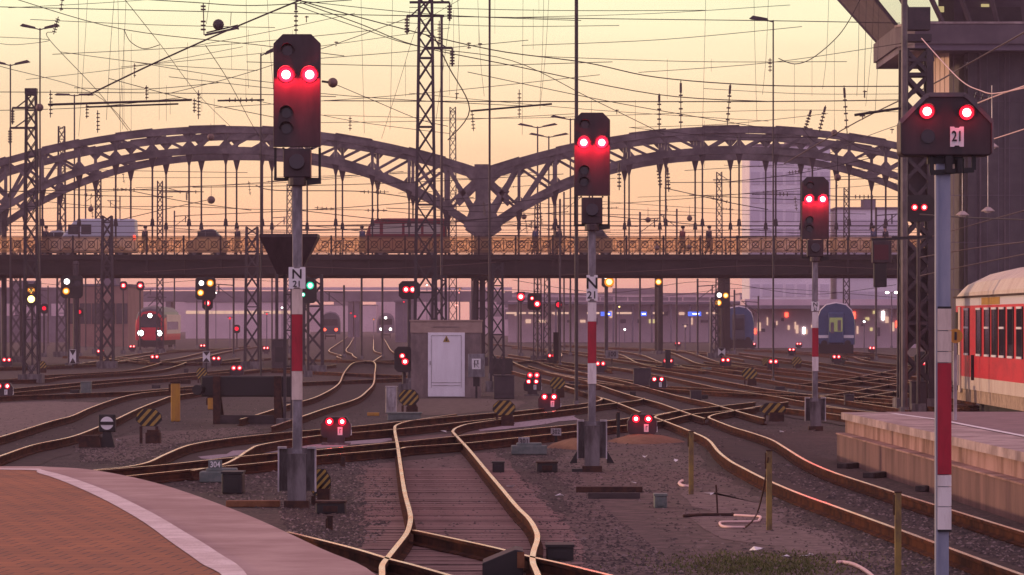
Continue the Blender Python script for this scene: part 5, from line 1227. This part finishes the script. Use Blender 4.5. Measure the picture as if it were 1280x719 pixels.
# funnel shaped hopper
D = 100; S = D/F; zf = lambda y: H-(y-HY)*S; r = thing('funnel_hopper', 'dark funnel shaped hopper on a double steel post behind the left main signal', 'hopper', ((361-CX)*S, D, 0)); ox_ = 361
q = MB(); top = [(x*S, y) for x, y in ((-35, -.6), (37, -.6), (37, .7), (-35, .7))]; bot = [(x*S, y) for x, y in ((-14, -.25), (15, -.25), (15, .3), (-14, .3))]
q.add([(*p, zf(343)) for p in bot]+[(*p, zf(297)) for p in top]+[(*p, zf(293)) for p in top], [(3, 2, 1, 0)]+[(i, (i+1) % 4, 4+(i+1) % 4, 4+i) for i in range(4)]+[(4+i, 4+(i+1) % 4, 8+(i+1) % 4, 8+i) for i in range(4)]+[(8, 9, 10, 11)]); q.build('funnel', 'housing', r)
q = MB()
for px_ in (356, 365): q.bar(((px_-ox_)*S, 0, 0), ((px_-ox_)*S, 0, zf(343)), .07, .12)
z_ = .6
while z_ < zf(350): q.bar((-5*S, 0, z_), (4*S, 0, z_), .03); z_ += .9
q.build('post', 'steel_dark', r); q = MB(); q.box((-.0, 0, .1), (.6, .5, .2)); q.build('footing', 'concrete', r)
def gbox(name, label, cat, px, py0, py1, wpx, m, depth=.35, extra=None, lid=True):
    c = G(px, py1); k = c.y/F; r = thing(name, label, cat, (c.x, c.y, 0)); h_ = (py1-py0)*k; w_ = wpx*k
    q = MB(); q.box((0, depth/2, h_/2), (w_, depth, h_)); q.build('body', m, r, bevel=min(.03, h_*.12))
    if lid: q = MB(); q.box((0, depth/2, h_+.012), (w_*1.06, depth*1.06, .03)); q.box((0, -.012, h_*.5), (w_*.5, .02, h_*.5)); q.build('lid', extra or m, r)
    return r
gbox('control_cabinet', 'slim pale grey cabinet in front of the hut', 'cabinet', 489, 484, 517, 14, 'galv')
gbox('signal_cabin', 'small dark cabin with a pale upper half left of the left mast', 'cabin', 349, 425, 462, 20, 'steel_dark', .8, 'black')
gbox('point_machine', 'blue grey point machine under the striped board in front of the hut', 'point machine', 505, 517, 526, 42, 'green_box', .6)
gbox('equipment_box', 'dark equipment case in front of the pier right of the hut', 'box', 626, 449, 468, 30, 'black', .5); gbox('equipment_box', 'lower dark equipment case standing right of the hut', 'box', 630, 470, 499, 26, 'steel_dark', .5)
gbox('point_machine', 'rounded dark cover lying left of the middle main signal', 'point machine', 684, 579, 591, 26, 'black', .5, 'rust'); gbox('point_machine', 'small black box on the ballast right of the near track', 'point machine', 623, 579, 592, 15, 'black', .3)
gbox('junction_box', 'grey green junction box lying on the dirt right of the near track', 'box', 826, 620, 636, 16, 'green_box', .35); gbox('point_machine', 'dark point machine beside the plate numbered 304', 'point machine', 290, 592, 618, 26, 'black', .6)
gbox('equipment_box', 'dark flat box at the right side of the left main signal footing', 'box', 413, 629, 643, 36, 'black', .4, 'rust'); gbox('equipment_box', 'dark box beside the near track at the bottom edge', 'box', 700, 684, 703, 34, 'black', .5)
gbox('junction_box', 'dark trackside box on legs in the left yard', 'box', 107, 478, 495, 13, 'green_box', .4); gbox('equipment_box', 'small dark cabinet at the rails below the shunting signal right of the middle mast', 'box', 803, 461, 485, 22, 'steel_dark', .6)
gbox('equipment_box', 'small dark box on a post above the low shunting signal right of centre', 'box', 835, 438, 463, 7, 'black', .3); gbox('junction_box', 'grey junction box beside the concrete end of the right platform', 'box', 1022, 500, 512, 8, 'green_box', .4)
gbox('equipment_box', 'tall dark cabinet at the foot of the thick lattice mast', 'cabinet', 1149, 478, 517, 20, 'steel_dark', .5); gbox('equipment_box', 'dark case between the rails right of the thick lamp post', 'box', 1062, 494, 508, 12, 'steel_dark', .4)
gbox('equipment_box', 'dark case between the rails left of the right main signal', 'box', 870, 489, 505, 14, 'steel_dark', .4); gbox('small_signal_box', 'small square dark signal plate on a pole right of the hut', 'box', 695, 416, 455, 7, 'black', .2)
# big dark wedge at the bottom beside the near track
c = G(632, 722); k = c.y/F; r = thing('rail_brake_cover', 'black sloping metal cover with an orange end plate between the near rails', 'cover', (c.x, c.y, 0))
q = MB(); q.prism([(-29*k, 0), (22*k, 0), (22*k, 33*k), (12*k, 35*k), (-29*k, 18*k)], 0, .7); q.build('cover', 'black', r, bevel=.01); q = MB(); q.box((19*k, -.012, 22*k), (9*k, .02, 20*k)); q.build('end_plate', 'rust_orange', r)
# timber, pipes, hoses
def tube_thing(name, label, cat, pts, r_, m, n=6):
    o = V((pts[0].x, pts[0].y, 0)); q = MB(); q.tube([p-o for p in catmull(pts, 5)], r_, n); t = q.build(name, m, loc=o, smooth=True); tag(t, label, cat); return t
tube_thing('rubber_hose', 'looped pale pink hose lying on the dirt beside a yellow post', 'hose', [G(918, 644, .03), G(938, 645, .03), G(950, 646, .03), G(949, 650, .03), G(943, 652, .03), G(905, 652.5, .03), G(900, 655, .03), G(906, 658.5, .03), G(932, 659, .03)], .018, 'hose')
tube_thing('dark_cable', 'thin dark cable rising from the pale hose loop to the top of the yellow post', 'cable', [G(932, 659, .04), G(940, 652, .12), P(947, 640, G(900, 655).y), P(953, 618, 50), P(958, 590, 49.9), P(960, 572, 49.7)], .011, 'rust')
tube_thing('cable_end', 'short curled pale cable end behind the leftmost weathered yellow post', 'cable', [G(853, 601, .05), G(849, 604, .03), G(853, 607, .03), G(864, 608, .02)], .025, 'hose')
tube_thing('white_hose', 'pale hose entering at the bottom right beside the yellow post', 'hose', [G(1047, 703, .03), G(1055, 703, .03), G(1070, 707, .03), G(1090, 720, .03), G(1110, 745, .03)], .022, 'hose')
tube_thing('dark_pipe', 'long dark pipe lying on the dirt left of the hose loop', 'pipe', [G(855, 645, .03), G(880, 643.5, .03), G(918, 643.5, .03)], .025, 'rust')
tube_thing('steel_rod', 'thin rusty rod stuck upright in the dirt by the hose', 'rod', [G(897, 643, 0), P(896, 622, G(897, 643).y), P(895, 606, G(897, 643).y)], .012, 'rust')
def plank(label, a, b_, w_, m): 
    pa, pb = G(*a), G(*b_); q = MB(); o = V((pa.x, pa.y, 0)); q.bar(V((0, 0, .05)), V((pb.x-pa.x, pb.y-pa.y, .05)), w_, .09); t = q.build('timber_beam', m, loc=o, bevel=.01); tag(t, label, 'timber')
plank('rusty beam lying on the dirt right of the near track', (720, 616), (803, 616), .16, 'rust'); plank('second thinner beam lying just behind the wire rod on the dirt', (735, 624), (800, 624), .08, 'timber_dark')
plank('brown plank lying beside the left main signal footing', (283, 634), (350, 634), .22, 'rust_orange'); plank('dark timber end below the right platform wall near its corner', (1052, 586), (1100, 583), .2, 'timber_dark'); plank('dark timber end below the right platform wall in its middle', (1085, 598), (1136, 594), .2, 'timber_dark'); plank('dark timber end below the right platform wall behind the wide signal mast', (1150, 615), (1232, 611), .2, 'timber_dark'); plank('orange short timber lying in front of the hut', (459, 520), (474, 520), .12, 'yellow')
# litter
for i, (x, y, lb) in enumerate([(700, 482, 0), (1016, 541, 0), (977, 541, 0), (808, 573, 0), (698, 621, 0), (791, 606, 0), (150, 552, 0), (947, 690, 0), (985, 700, 0), (1010, 697, 0), (640, 611, 0), (555, 541, 0), (843, 578, 0), (886, 620, 0)]):
    c = G(x, y); q = MB(); s_ = random.uniform(.06, .13); q.add([(random.uniform(-1, 1)*s_, random.uniform(-1, 1)*s_, random.uniform(.01, .07)) for _ in range(7)], [(0, 1, 2), (1, 2, 3), (2, 3, 4), (3, 4, 5), (4, 5, 6), (0, 5, 6)])
    t = q.build('paper_scrap', 'sign_white', loc=c); SEEN.pop('crumpled white litter lying on the ballast', None); tag(t, 'crumpled white litter lying on the ballast', 'litter', 'scraps of white litter')
# orange disc sign on grey post by the platform
D = 70; S = D/F; r = thing('orange_disc', 'round orange plate with a dark mark on a grey post beside the red carriage', 'sign', ((1194-CX)*S, D, .89)); zl = lambda y: H-(y-HY)*S-.89
q = MB(); q.box((0, 0, zl(416)/2), (4*S, .06, zl(416))); q.build('post', 'galv', r); q = MB(); q.cyl((0, -.03, zl(420)), (0, -.06, zl(420)), 9*S, 20); d_ = q.build('disc', 'yellow', r); q = MB(); q.box((0, -.07, zl(420)), (3*S, .01, 10*S)); q.build('mark', 'black', d_)
# station lamps: poles with twin white heads
for px_, py_, D, lb in ((985, 364, 430, 'twin headed white lamp post left of the right main signal under the bridge'), (1004.5, 363, 440, 'twin headed white lamp post just left of the right main signal mast'), (1025, 364, 450, 'single white lamp just right of the right main signal mast'), (1114.5, 366, 400, 'twin headed white lamp post right of the blue coach'), (962, 365, 460, 'single white lamp at the tall lamp post under the bridge')):
    r, zt = post(lb, px_, py_, D, .07, 'far_dark', 'platform_lamp', cat='lamp post')
    for s_ in ((-1, 1) if 'twin' in lb else (0,)):
        q = MB(); q.bar((0, 0, zt), (s_*.35, 0, zt+.05), .07); q.box((s_*.45, 0, zt+.1), (.5, .3, .12)); a_ = q.build('lamp_head', 'far_dark', r); q = MB(); q.ball((s_*.45, -.12, zt+.02), .16, 8, 0, (1.3, 1, .8)); q.build('bulb', 'head_white', a_)
for px_, py_, D, lb in ((1240, 182, 100, 'pale hanging lamp above the right edge of the wide 21 signal'), (1203, 267, 120, 'small pale hanging lamp right of the blue grey mast'), (1235, 262, 120, 'pale bell shaped lamp hanging in front of the control tower')):
    S = D/F; p = P(px_, py_, D); r = thing('hanging_lamp', lb, 'lamp', p)
    q = MB(); k_ = S*9; q.tube([(0, 0, -.25*k_), (0, 0, -.1*k_), (0, 0, .35*k_)], 1, 14); q.v = [(x*k_*f, y*k_*f, z_) for (x, y, z_), f in zip(q.v, [1.0]*14+[.85]*14+[.3]*14)]; q.build('shade', 'concrete_pale', r, smooth=True)
    q = MB(); q.cyl((0, 0, .3*k_), (0, 0, 75*S), .012, 6); q.build('hanger', 'galv', r)
    q = MB(); q.ball((0, 0, -.22*k_), k_*.6, 10, 0, (1, 1, .5)); q.build('diffuser', 'white_paint', r)
# ================================================================== OVERHEAD WIRES
WG = 'overhead line wires'
def sagged(a, b_, sag, n=14): return [a.lerp(b_, i/n)-V((0, 0, sag*4*(i/n)*(1-i/n))) for i in range(n+1)]
def wire(label, pts, D0, D1, r_=.016, sag=0, ins=(), m='wire', name='overhead_wire', drops=()):
    # pts: pixel polyline; depth runs from D0 to D1
    n = len(pts); P_ = [P(x, y, D0+(D1-D0)*i/(n-1)) for i, (x, y) in enumerate(pts)]
    if n == 2: P_ = sagged(P_[0], P_[1], sag)
    elif sag == 0: P_ = catmull(P_, 6)
    o = P_[0].copy(); r = thing(name, label, 'wire', o, 0, WG)
    q = MB(); q.tube([p-o for p in P_], r_*1.15, 5); q.build('cable', m, r)
    for (x, y, dx, dy, kk) in ins:       # insulator string, centre px and half vector px
        t = min(max((x-pts[0][0])/((pts[-1][0]-pts[0][0]) or 1), 0), 1); D = D0+(D1-D0)*t; S = D/F
        c = P(x, y, D)-o; d = V((dx*S, 0, -dy*S)); q = MB(); q.cyl(c-d, c+d, .018, 6); dn = d.normalized()
        for j in range(kk): cc = c+d*(-.7+1.4*j/max(kk-1, 1)); q.cyl(cc-dn*.018, cc+dn*.018, .085, 9)
        q.build('insulator', 'insulator', r)
    for (x, y0, y1) in drops:
        t = min(max((x-pts[0][0])/((pts[-1][0]-pts[0][0]) or 1), 0), 1); D = D0+(D1-D0)*t
        q = MB(); q.bar(P(x, y0, D)-o, P(x, y1, D)-o, .010); q.build('dropper', m, r)
    return r
WI = [
 ('highest level wire crossing the whole sky from left to the control tower', [(-30, 8), (320, 16), (640, 22), (960, 26), (1125, 29)], 150, 150, .014, ((1000, 27, 0, 0, 0),)),
 ('wire slanting down from the top left behind the left signal head', [(0, -10), (23, 0), (155, 37), (320, 56), (430, 70)], 150, 165, .014, ()),
 ('short wire along the top edge towards the pulley weight', [(160, -2), (240, 3), (320, 7), (440, 0)], 140, 140, .014, ()),
 ('steep wire falling from the top edge to the left arch', [(150, -8), (200, 55), (245, 115), (290, 160)], 150, 230, .012, ()),
 ('thick diagonal wire rising from the left to the top above the left signal', [(110, 119), (180, 85), (257, 50), (320, 23), (395, -8)], 140, 150, .028, ()),
 ('wire falling from the tilted insulator towards the left arch', [(66, 40), (62, 50), (123, 115), (160, 163)], 150, 200, .013, ((70, 32, -3, 11, 6), (77, 6, -1, 8, 3))),
 ('level wire in the middle of the left sky', [(-20, 115), (160, 116), (320, 118), (420, 121)], 160, 160, .014, ()),
 ('long level wire from the left signal to the control tower', [(405, 126), (640, 127), (960, 127), (1127, 125)], 160, 150, .018, ()),
 ('wire falling from the left edge to the left arch', [(-20, 76), (0, 83), (117, 117), (165, 165)], 150, 210, .013, ()),
 ('wire hanging in a bow between two hooks in the left sky', [(155, 37), (163, 52), (180, 61), (200, 56)], 160, 160, .014, (), ((155, 37, 158), (164, 42, 165), (199, 56, 150))),
 ('faint wire from the lattice mast to the left over the left arch', [(207, 118), (260, 105), (320, 88), (420, 55), (517, 20)], 170, 150, .013, ((420, 55, 0, 3, 1),)),
 ('wire falling to the right from the pulley weight', [(257, 57), (285, 100), (313, 152), (330, 180)], 140, 200, .012, ()),
 ('wire from the left signal to the tall slender mast, upper one', [(375, 3), (450, 30), (520, 57), (640, 82), (820, 118), (960, 127)], 150, 150, .016, ((383, 24, 0, 4, 1),)),
 ('wire from the left signal to the tall slender mast, lower one', [(372, 8), (450, 35), (523, 58), (640, 76), (740, 124), (830, 168)], 150, 170, .014, ((771, 140, 0, 3, 1),)),
 ('long wire descending over the right half of the sky', [(350, -6), (480, 30), (613, 62), (730, 78), (823, 97), (960, 107), (1127, 108)], 150, 150, .018, ((586, 57, 0, 4, 2), (600, 57, 0, 3, 1))),
 ('steep thin wire crossing the sky left of the tall slender mast', [(585, -6), (540, 20), (520, 37), (500, 100), (477, 173)], 160, 230, .010, ()),
 ('short wire rising from the ball to the tall slender mast', [(418, 105), (470, 127), (523, 149), (560, 158)], 160, 160, .012, ()),
 ('faint level wire under the longer one in the sky', [(405, 144), (640, 148), (960, 138), (1125, 140)], 170, 170, .010, ()),
 ('guy wire from the insulator string to the mid bracket arm', [(540, 40), (560, 82), (587, 137), (560, 175)], 160, 170, .022, ((549, 43, 0, 17, 7), (591, 152, 1, 12, 5))),
 ('drooping wire with droppers left of the control tower', [(1077, -4), (1060, 28), (1043, 50), (1015, 73), (993, 80), (973, 73)], 150, 150, .015, (), ((1043, 50, 150), (1015, 73, 120), (993, 80, 155))),
 ('wire rising across the control tower to the top right', [(980, 205), (1070, 153), (1157, 110), (1207, 82), (1285, 38)], 160, 100, .020, ((1207, 82, 1, 4, 1),), (), 'wire_copper'),
 ('pale slack cable in front of the control tower', [(1152, 48), (1187, 87), (1207, 105), (1225, 113), (1243, 117), (1285, 109)], 112, 95, .013, (), (), 'hose'),
 ('pale cable from the row of insulators to the right edge', [(1215, 132), (1245, 120), (1285, 106)], 110, 95, .015, ((1228, 121, 12, 3, 3),), (), 'hose'),
 ('cable crossing the tower behind the wide signal', [(1150, 195), (1220, 180), (1285, 160)], 115, 100, .013, (), (), 'hose'),
 ('cable crossing the tower below the hanging lamps', [(1150, 268), (1210, 272), (1285, 275)], 112, 100, .016, (), (), 'wire'),
 ('pale wire over the train roof, upper one', [(1150, 300), (1220, 280), (1285, 262)], 112, 100, .012, (), (), 'wire_copper'),
 ('pale wire over the train roof, middle one', [(1150, 322), (1220, 310), (1285, 302)], 112, 100, .014, (), (), 'wire_copper'),
 ('pale wire over the train roof, lower one', [(1150, 345), (1220, 330), (1285, 317)], 112, 100, .014, (), (), 'wire_copper'),
 ('wire across the left arch opening above the white van', [(-10, 240), (140, 237), (255, 240)], 200, 200, .018, ((155, 237, 18, 0, 6), (235, 240, 14, 0, 3))),
 ('wire across the left arch opening from the mast to the dark car', [(150, 275), (205, 262), (260, 250)], 200, 200, .016, ()),
 ('wire crossing the left arch from the left signal box', [(320, 232), (345, 238), (443, 239), (485, 243), (530, 250)], 190, 200, .020, ((468, 240, 18, 0, 6), (470, 263, 14, 0, 4))),
 ('level wire just above the white van', [(-10, 262), (200, 258), (330, 262), (470, 263), (530, 270)], 215, 215, .014, ()),
 ('wire across the right arch below the middle signal', [(690, 268), (730, 268), (800, 274), (880, 282)], 180, 200, .018, ((740, 269, 10, 0, 3),)),
 ('wire across the right arch from the hangers to the right', [(830, 235), (880, 246), (915, 254), (960, 262)], 200, 200, .018, ((900, 250, 12, 3, 4),)),
 ('level wire left of the right main signal', [(940, 243), (1000, 243), (1060, 246), (1127, 246)], 170, 170, .016, ((975, 243, 13, 0, 5), (1080, 246, 15, 0, 5))),
 ('sagging wire across the right arch behind the right signal', [(1003, 160), (1020, 178), (1045, 170), (1075, 185), (1100, 190)], 200, 200, .014, ()),
 ('wire running along the dark girder on the left', [(180, 340), (330, 333), (480, 336), (620, 328)], 200, 200, .018, (), (), 'wire_copper'),
 ('wire running along the dark girder on the right', [(700, 344), (830, 338), (960, 332), (1125, 337)], 200, 200, .018, (), (), 'wire_copper'),
 ('wire hanging low under the bridge on the left', [(0, 350), (120, 358), (260, 350), (350, 352)], 280, 280, .014, ()),
 ('wire hanging low under the bridge on the right', [(640, 350), (760, 366), (880, 352), (1010, 368), (1120, 356)], 290, 290, .016, ()),
 ('second wire hanging low under the bridge on the right', [(640, 362), (800, 372), (940, 360), (1120, 372)], 300, 300, .014, ()),
 ('thin slack wire from the left edge over the lamp post', [(-10, 46), (62, 50), (20, 56), (-10, 53)], 160, 160, .010, ()),
 ('thin upright wire in the left sky under the top edge, first', [(98, -5), (98, 60), (97, 118)], 160, 160, .008, ()),
 ('thin upright wire in the left sky under the top edge, second', [(143, -5), (138, 60), (133, 150)], 160, 160, .008, ()),
 ('thin upright wire right of the tall slender mast', [(572, -5), (574, 60), (570, 125)], 160, 160, .009, ((571, 120, 0, 4, 1),)),
 ('thin slanting wire right of the tall slender mast', [(566, -5), (556, 70), (545, 150)], 160, 160, .008, ()),
 ('thin upright wire left of the control tower, first', [(1074, -5), (1073, 70), (1071, 120)], 160, 160, .008, ()),
 ('thin upright wire left of the control tower, second', [(1083, -5), (1081, 80), (1080, 122)], 160, 160, .009, ((1081, 118, 0, 5, 1),)),
 ('thin upright wire left of the control tower, third', [(1099, -5), (1097, 80), (1094, 139)], 160, 160, .008, ()),
 ('slanting wire to the right end of the right arch', [(1030, 195), (1080, 172), (1127, 155)], 180, 160, .012, ((1115, 164, 0, 3, 1),)),
]
for t in WI:
    wire(t[0], t[1], t[2], t[3], t[4], 0, t[5], *( [t[7]] if len(t) > 7 else ['wire']), drops=t[6] if len(t) > 6 and t[6] else ())
def arm(label, a, b_, D, r_, ins=(), extra=()):
    r = wire(label, [a, b_], D, D, r_, 0, ins, 'wire', 'bracket_arm'); r['category'] = 'bracket arm'
    return r
arm('long double bracket arm with insulators in the left sky', (60, 131), (240, 125), 150, .04, ((63, 130, 0, 17, 6), (248, 131, 0, 18, 7)))
arm('short lower rod under the long bracket arm in the left sky', (108, 134), (223, 130), 150, .03, ((122, 152, 0, 14, 5),))
arm('horizontal insulator rod left of the left main signal head', (272, 126), (330, 125), 150, .03, ((301, 125, 20, 0, 5),))
arm('long bracket arm between the arch knot and the middle signal head', (588, 139), (690, 130), 160, .035, ((649, 130, 0, 18, 6),))
arm('short bracket arm left of the thick lattice mast', (1068, 144), (1128, 135), 114, .035, ((1078, 147, 0, 3, 1),))
# loose insulator strings
def string(label, x, y0, y1, D, tilt=0, kk=5):
    a, b_ = P(x-tilt, y0, D), P(x+tilt, y1, D); r = thing('insulator_string', label, 'insulator', a, 0, 'hanging insulator strings'); b_ = b_-a; q = MB()
    dn = b_.normalized()
    for j in range(kk): c_ = b_*(.3+.55*j/max(kk-1, 1)); q = MB(); q.cyl(c_-dn*.03, c_+dn*.03, .085, 8); q.build('disc', 'insulator', r)
    q = MB(); q.cyl(b_*.05, b_*.25, .05, 8); q.build('cap', 'insulator', r); q = MB(); q.cyl(V((0, 0, 0)), b_, .02, 6); q.build('rod', 'wire', r)
for lb, x, a, b_, t in [('insulator string above the right arch nearest the middle signal', 824, 117, 162, 0), ('insulator string above the right arch just right of the nearest one', 851, 101, 162, 0), ('insulator string hanging over the crown of the right arch', 911, 104, 158, -2), ('tilted insulator string left of the right main signal, first', 1010, 137, 163, -4), ('tilted insulator string left of the right main signal, second', 1028, 132, 165, -4), ('long insulator string above the right main signal', 1057, 107, 168, 2),
  ('insulator string on the top edge above the left signal head', 370, 2, 44, 0), ('insulator string hanging in the arch right of the middle signal', 774, 203, 238, 0), ('insulator string hanging in the right arch behind the hangers', 824, 205, 235, 2), ('double of the insulator string in the right arch', 835, 208, 240, 1)]: string(lb, x, a, b_, 165, t)
# pulley weight assembly
D = 140; o = P(257, 48, D); r = thing('pulley_weight', 'pulley and round weight hanging on a tilted bar near the top of the left sky', 'pulley', o); f = lambda x, y: P(x, y, D)-o
q = MB(); q.bar(f(256, 44), f(298, 35), .07); q.bar(f(258, 41), f(296, 32), .05); q.bar(f(296, 31), f(298, 37), .06); q.build('bar', 'steel_dark', r); q = MB(); q.ball(f(273, 31), .2, 12); q.build('weight', 'steel_dark', r, smooth=True)
q = MB(); q.cyl(f(254, 4), f(255, 44), .02, 6)
for y in (8, 12, 27, 32, 37): q.cyl(f(254, y-1), f(254, y+1), .09, 8)
q.build('insulator', 'insulator', r); q = MB(); q.bar(f(289, 15), f(288, 32), .02); q.bar(f(262, 0), f(258, 30), .015); q.build('hanger', 'wire', r)
# round balls: lamps / weights on the wires
for lb, x, y, rr, D in [('round grey ball beside the left main signal head', 416, 103.5, 6.3, 58), ('round ball at the left lattice mast head', 49.5, 134.5, 5, 168), ('round ball against the left arch crown', 263.5, 171.5, 4.5, 200), ('round ball hanging above the dark car', 264, 250, 5, 205), ('round ball hanging above the white van', 113.5, 261.5, 3.6, 205), ('round ball near the crown of the right arch', 1043, 166, 4, 200), ('round ball right of the right main signal head', 1047, 222, 4.5, 120),
   ('round ball above the right parapet, left one', 810, 275, 3.5, 205), ('round ball above the right parapet, right one', 862, 273, 3.5, 205), ('round ball hanging beside the arch knot on the right', 655, 271, 3.5, 210), ('round ball below the parapet under the right arch', 821, 310, 3.3, 205), ('second round ball below the parapet under the right arch', 861, 309, 3.3, 205)]:
    o = P(x, y, D); r = thing('wire_ball', lb, 'ball', o, 0, 'round balls on the wires'); q = MB(); q.ball((0, 0, 0), rr*D/F, 14); q.build('ball', 'ball', r, smooth=True); q = MB()
    if D < 100: q.bar((-.02, 0, .0), (-.16, 0, .02), .03)
    else: q.bar((0, 0, rr*D/F*.8), (0, 0, rr*D/F+.5), .02)
    q.build('hanger', 'wire', r)
rnd = random.Random(21)
LB1 = 'thin hazy catenary pole with a short cross arm standing beyond the bridge'
for px_ in (28, 60, 107, 150, 176, 218, 246, 292, 340, 430, 452, 478, 590, 648, 705, 744, 770, 800, 846, 872, 918, 948, 976, 1035, 1075, 1095):
    D = rnd.uniform(265, 480); yt = rnd.uniform(232, 330) if rnd.random() < .65 else rnd.uniform(345, 372); SEEN.pop(LB1, None)
    r, zt = post(LB1, px_, yt, D, .075, 'steel_dark', 'far_catenary_pole'); r['group'] = 'far catenary poles beyond the bridge'
    q = MB(); sd = rnd.choice((-1, 1)); q.bar((0, 0, zt-.5), (sd*1.5, 0, zt-.4), .07); q.bar((0, 0, zt-1.5), (sd*1.4, 0, zt-.45), .05); q.bar((sd*1.1, 0, zt-.42), (sd*1.1, 0, zt-1.1), .09); q.build('cross_arm', 'steel_dark', r)
LB2 = 'thin overhead wire running across the openings of the bridge arches'
for k in range(34):
    D = rnd.choice((200, 215, 262, 290, 320)); x0 = rnd.uniform(-20, 980); ln = rnd.uniform(140, 480); y0 = rnd.uniform(205, 296); y1 = y0+rnd.uniform(-34, 34); x1 = min(x0+ln, 1128)
    SEEN.pop(LB2, None); xm = (x0+x1)/2; ins = ()
    if rnd.random() < .45: ins = ((xm, (y0+y1)/2+2, rnd.choice((8, 12)), rnd.choice((-1, 1)), 4),)
    elif rnd.random() < .4: ins = ((xm, (y0+y1)/2+8, 1, 9, 4),)
    wire(LB2, [(x0, y0), (xm, (y0+y1)/2+rnd.uniform(1, 5)), (x1, y1)], D, D, .017, 0, ins)
LB3 = 'thin overhead wire crossing the upper sky between the masts'
for k in range(30):
    D = rnd.uniform(140, 200); x0 = rnd.uniform(-40, 900); ln = rnd.uniform(160, 520); y0 = rnd.uniform(-5, 160); y1 = y0+rnd.uniform(-60, 70); x1 = min(x0+ln, 1127)
    SEEN.pop(LB3, None); xm = (x0+x1)/2; dr = ()
    if rnd.random() < .5: dr = tuple((xm+o_, (y0+y1)/2, (y0+y1)/2+rnd.uniform(15, 60)) for o_ in (-30, 25))
    ins = ((xm, (y0+y1)/2+9, 0, 9, 4),) if rnd.random() < .3 else ()
    wire(LB3, [(x0, y0), (xm, (y0+y1)/2+rnd.uniform(1, 6)), (x1, y1)], D, D, .0115, 0, ins, 'wire', 'overhead_wire', dr)
LB4 = 'thin upright tension wire hanging in the sky from the top edge'
for k in range(16):
    x0 = rnd.choice((rnd.uniform(0, 340), rnd.uniform(420, 700), rnd.uniform(760, 1110))); SEEN.pop(LB4, None); dx_ = rnd.uniform(-14, 14)
    wire(LB4, [(x0, -6), (x0+dx_*.4, 70), (x0+dx_, rnd.uniform(110, 175))], 170, 170, .007)
LB5 = 'small lamp glowing on a thin post far off under the bridge'
for k in range(34):
    D = rnd.uniform(330, 600); x0 = rnd.uniform(0, 1118); y0 = rnd.uniform(362, 412) if x0 > 600 else rnd.uniform(352, 405); SEEN.pop(LB5, None); o = P(x0, y0, D)
    if o.z < .5: continue
    r = thing('distant_lamp', LB5, 'lamp', (o.x, D, 0), 0, 'small distant lamps under the bridge')
    q = MB(); q.cyl((0, 0, 0), (0, 0, o.z), .05, 6); q.build('post', 'far_dark', r); q = MB(); q.box((0, 0, o.z+.1), (.5, .2, .1)); q.build('lamp_head', 'far_dark', r)
    q = MB(); q.ball((0, -.05, o.z), rnd.uniform(.07, .15), 8); q.build('bulb', rnd.choice(('lens_white', 'window_warm', 'lens_yellow', 'head_white', 'lens_red_small', 'lens_red') if x0 > 600 else ('lens_red', 'lens_red_small', 'lens_amber', 'lens_white')), r)
LB6 = 'dark trackside equipment case lying between the yard rails'
for k in range(26):
    px_, py_ = rnd.uniform(10, 1110), rnd.uniform(446, 500); SEEN.pop(LB6, None)
    if 500 < px_ < 620: continue
    o = gbox('equipment_box', LB6, 'box', px_, py_-rnd.uniform(3, 6), py_, rnd.uniform(5, 14), rnd.choice(('black', 'steel_dark', 'green_box', 'rust')), .4); o['group'] = 'small cases between the rails'
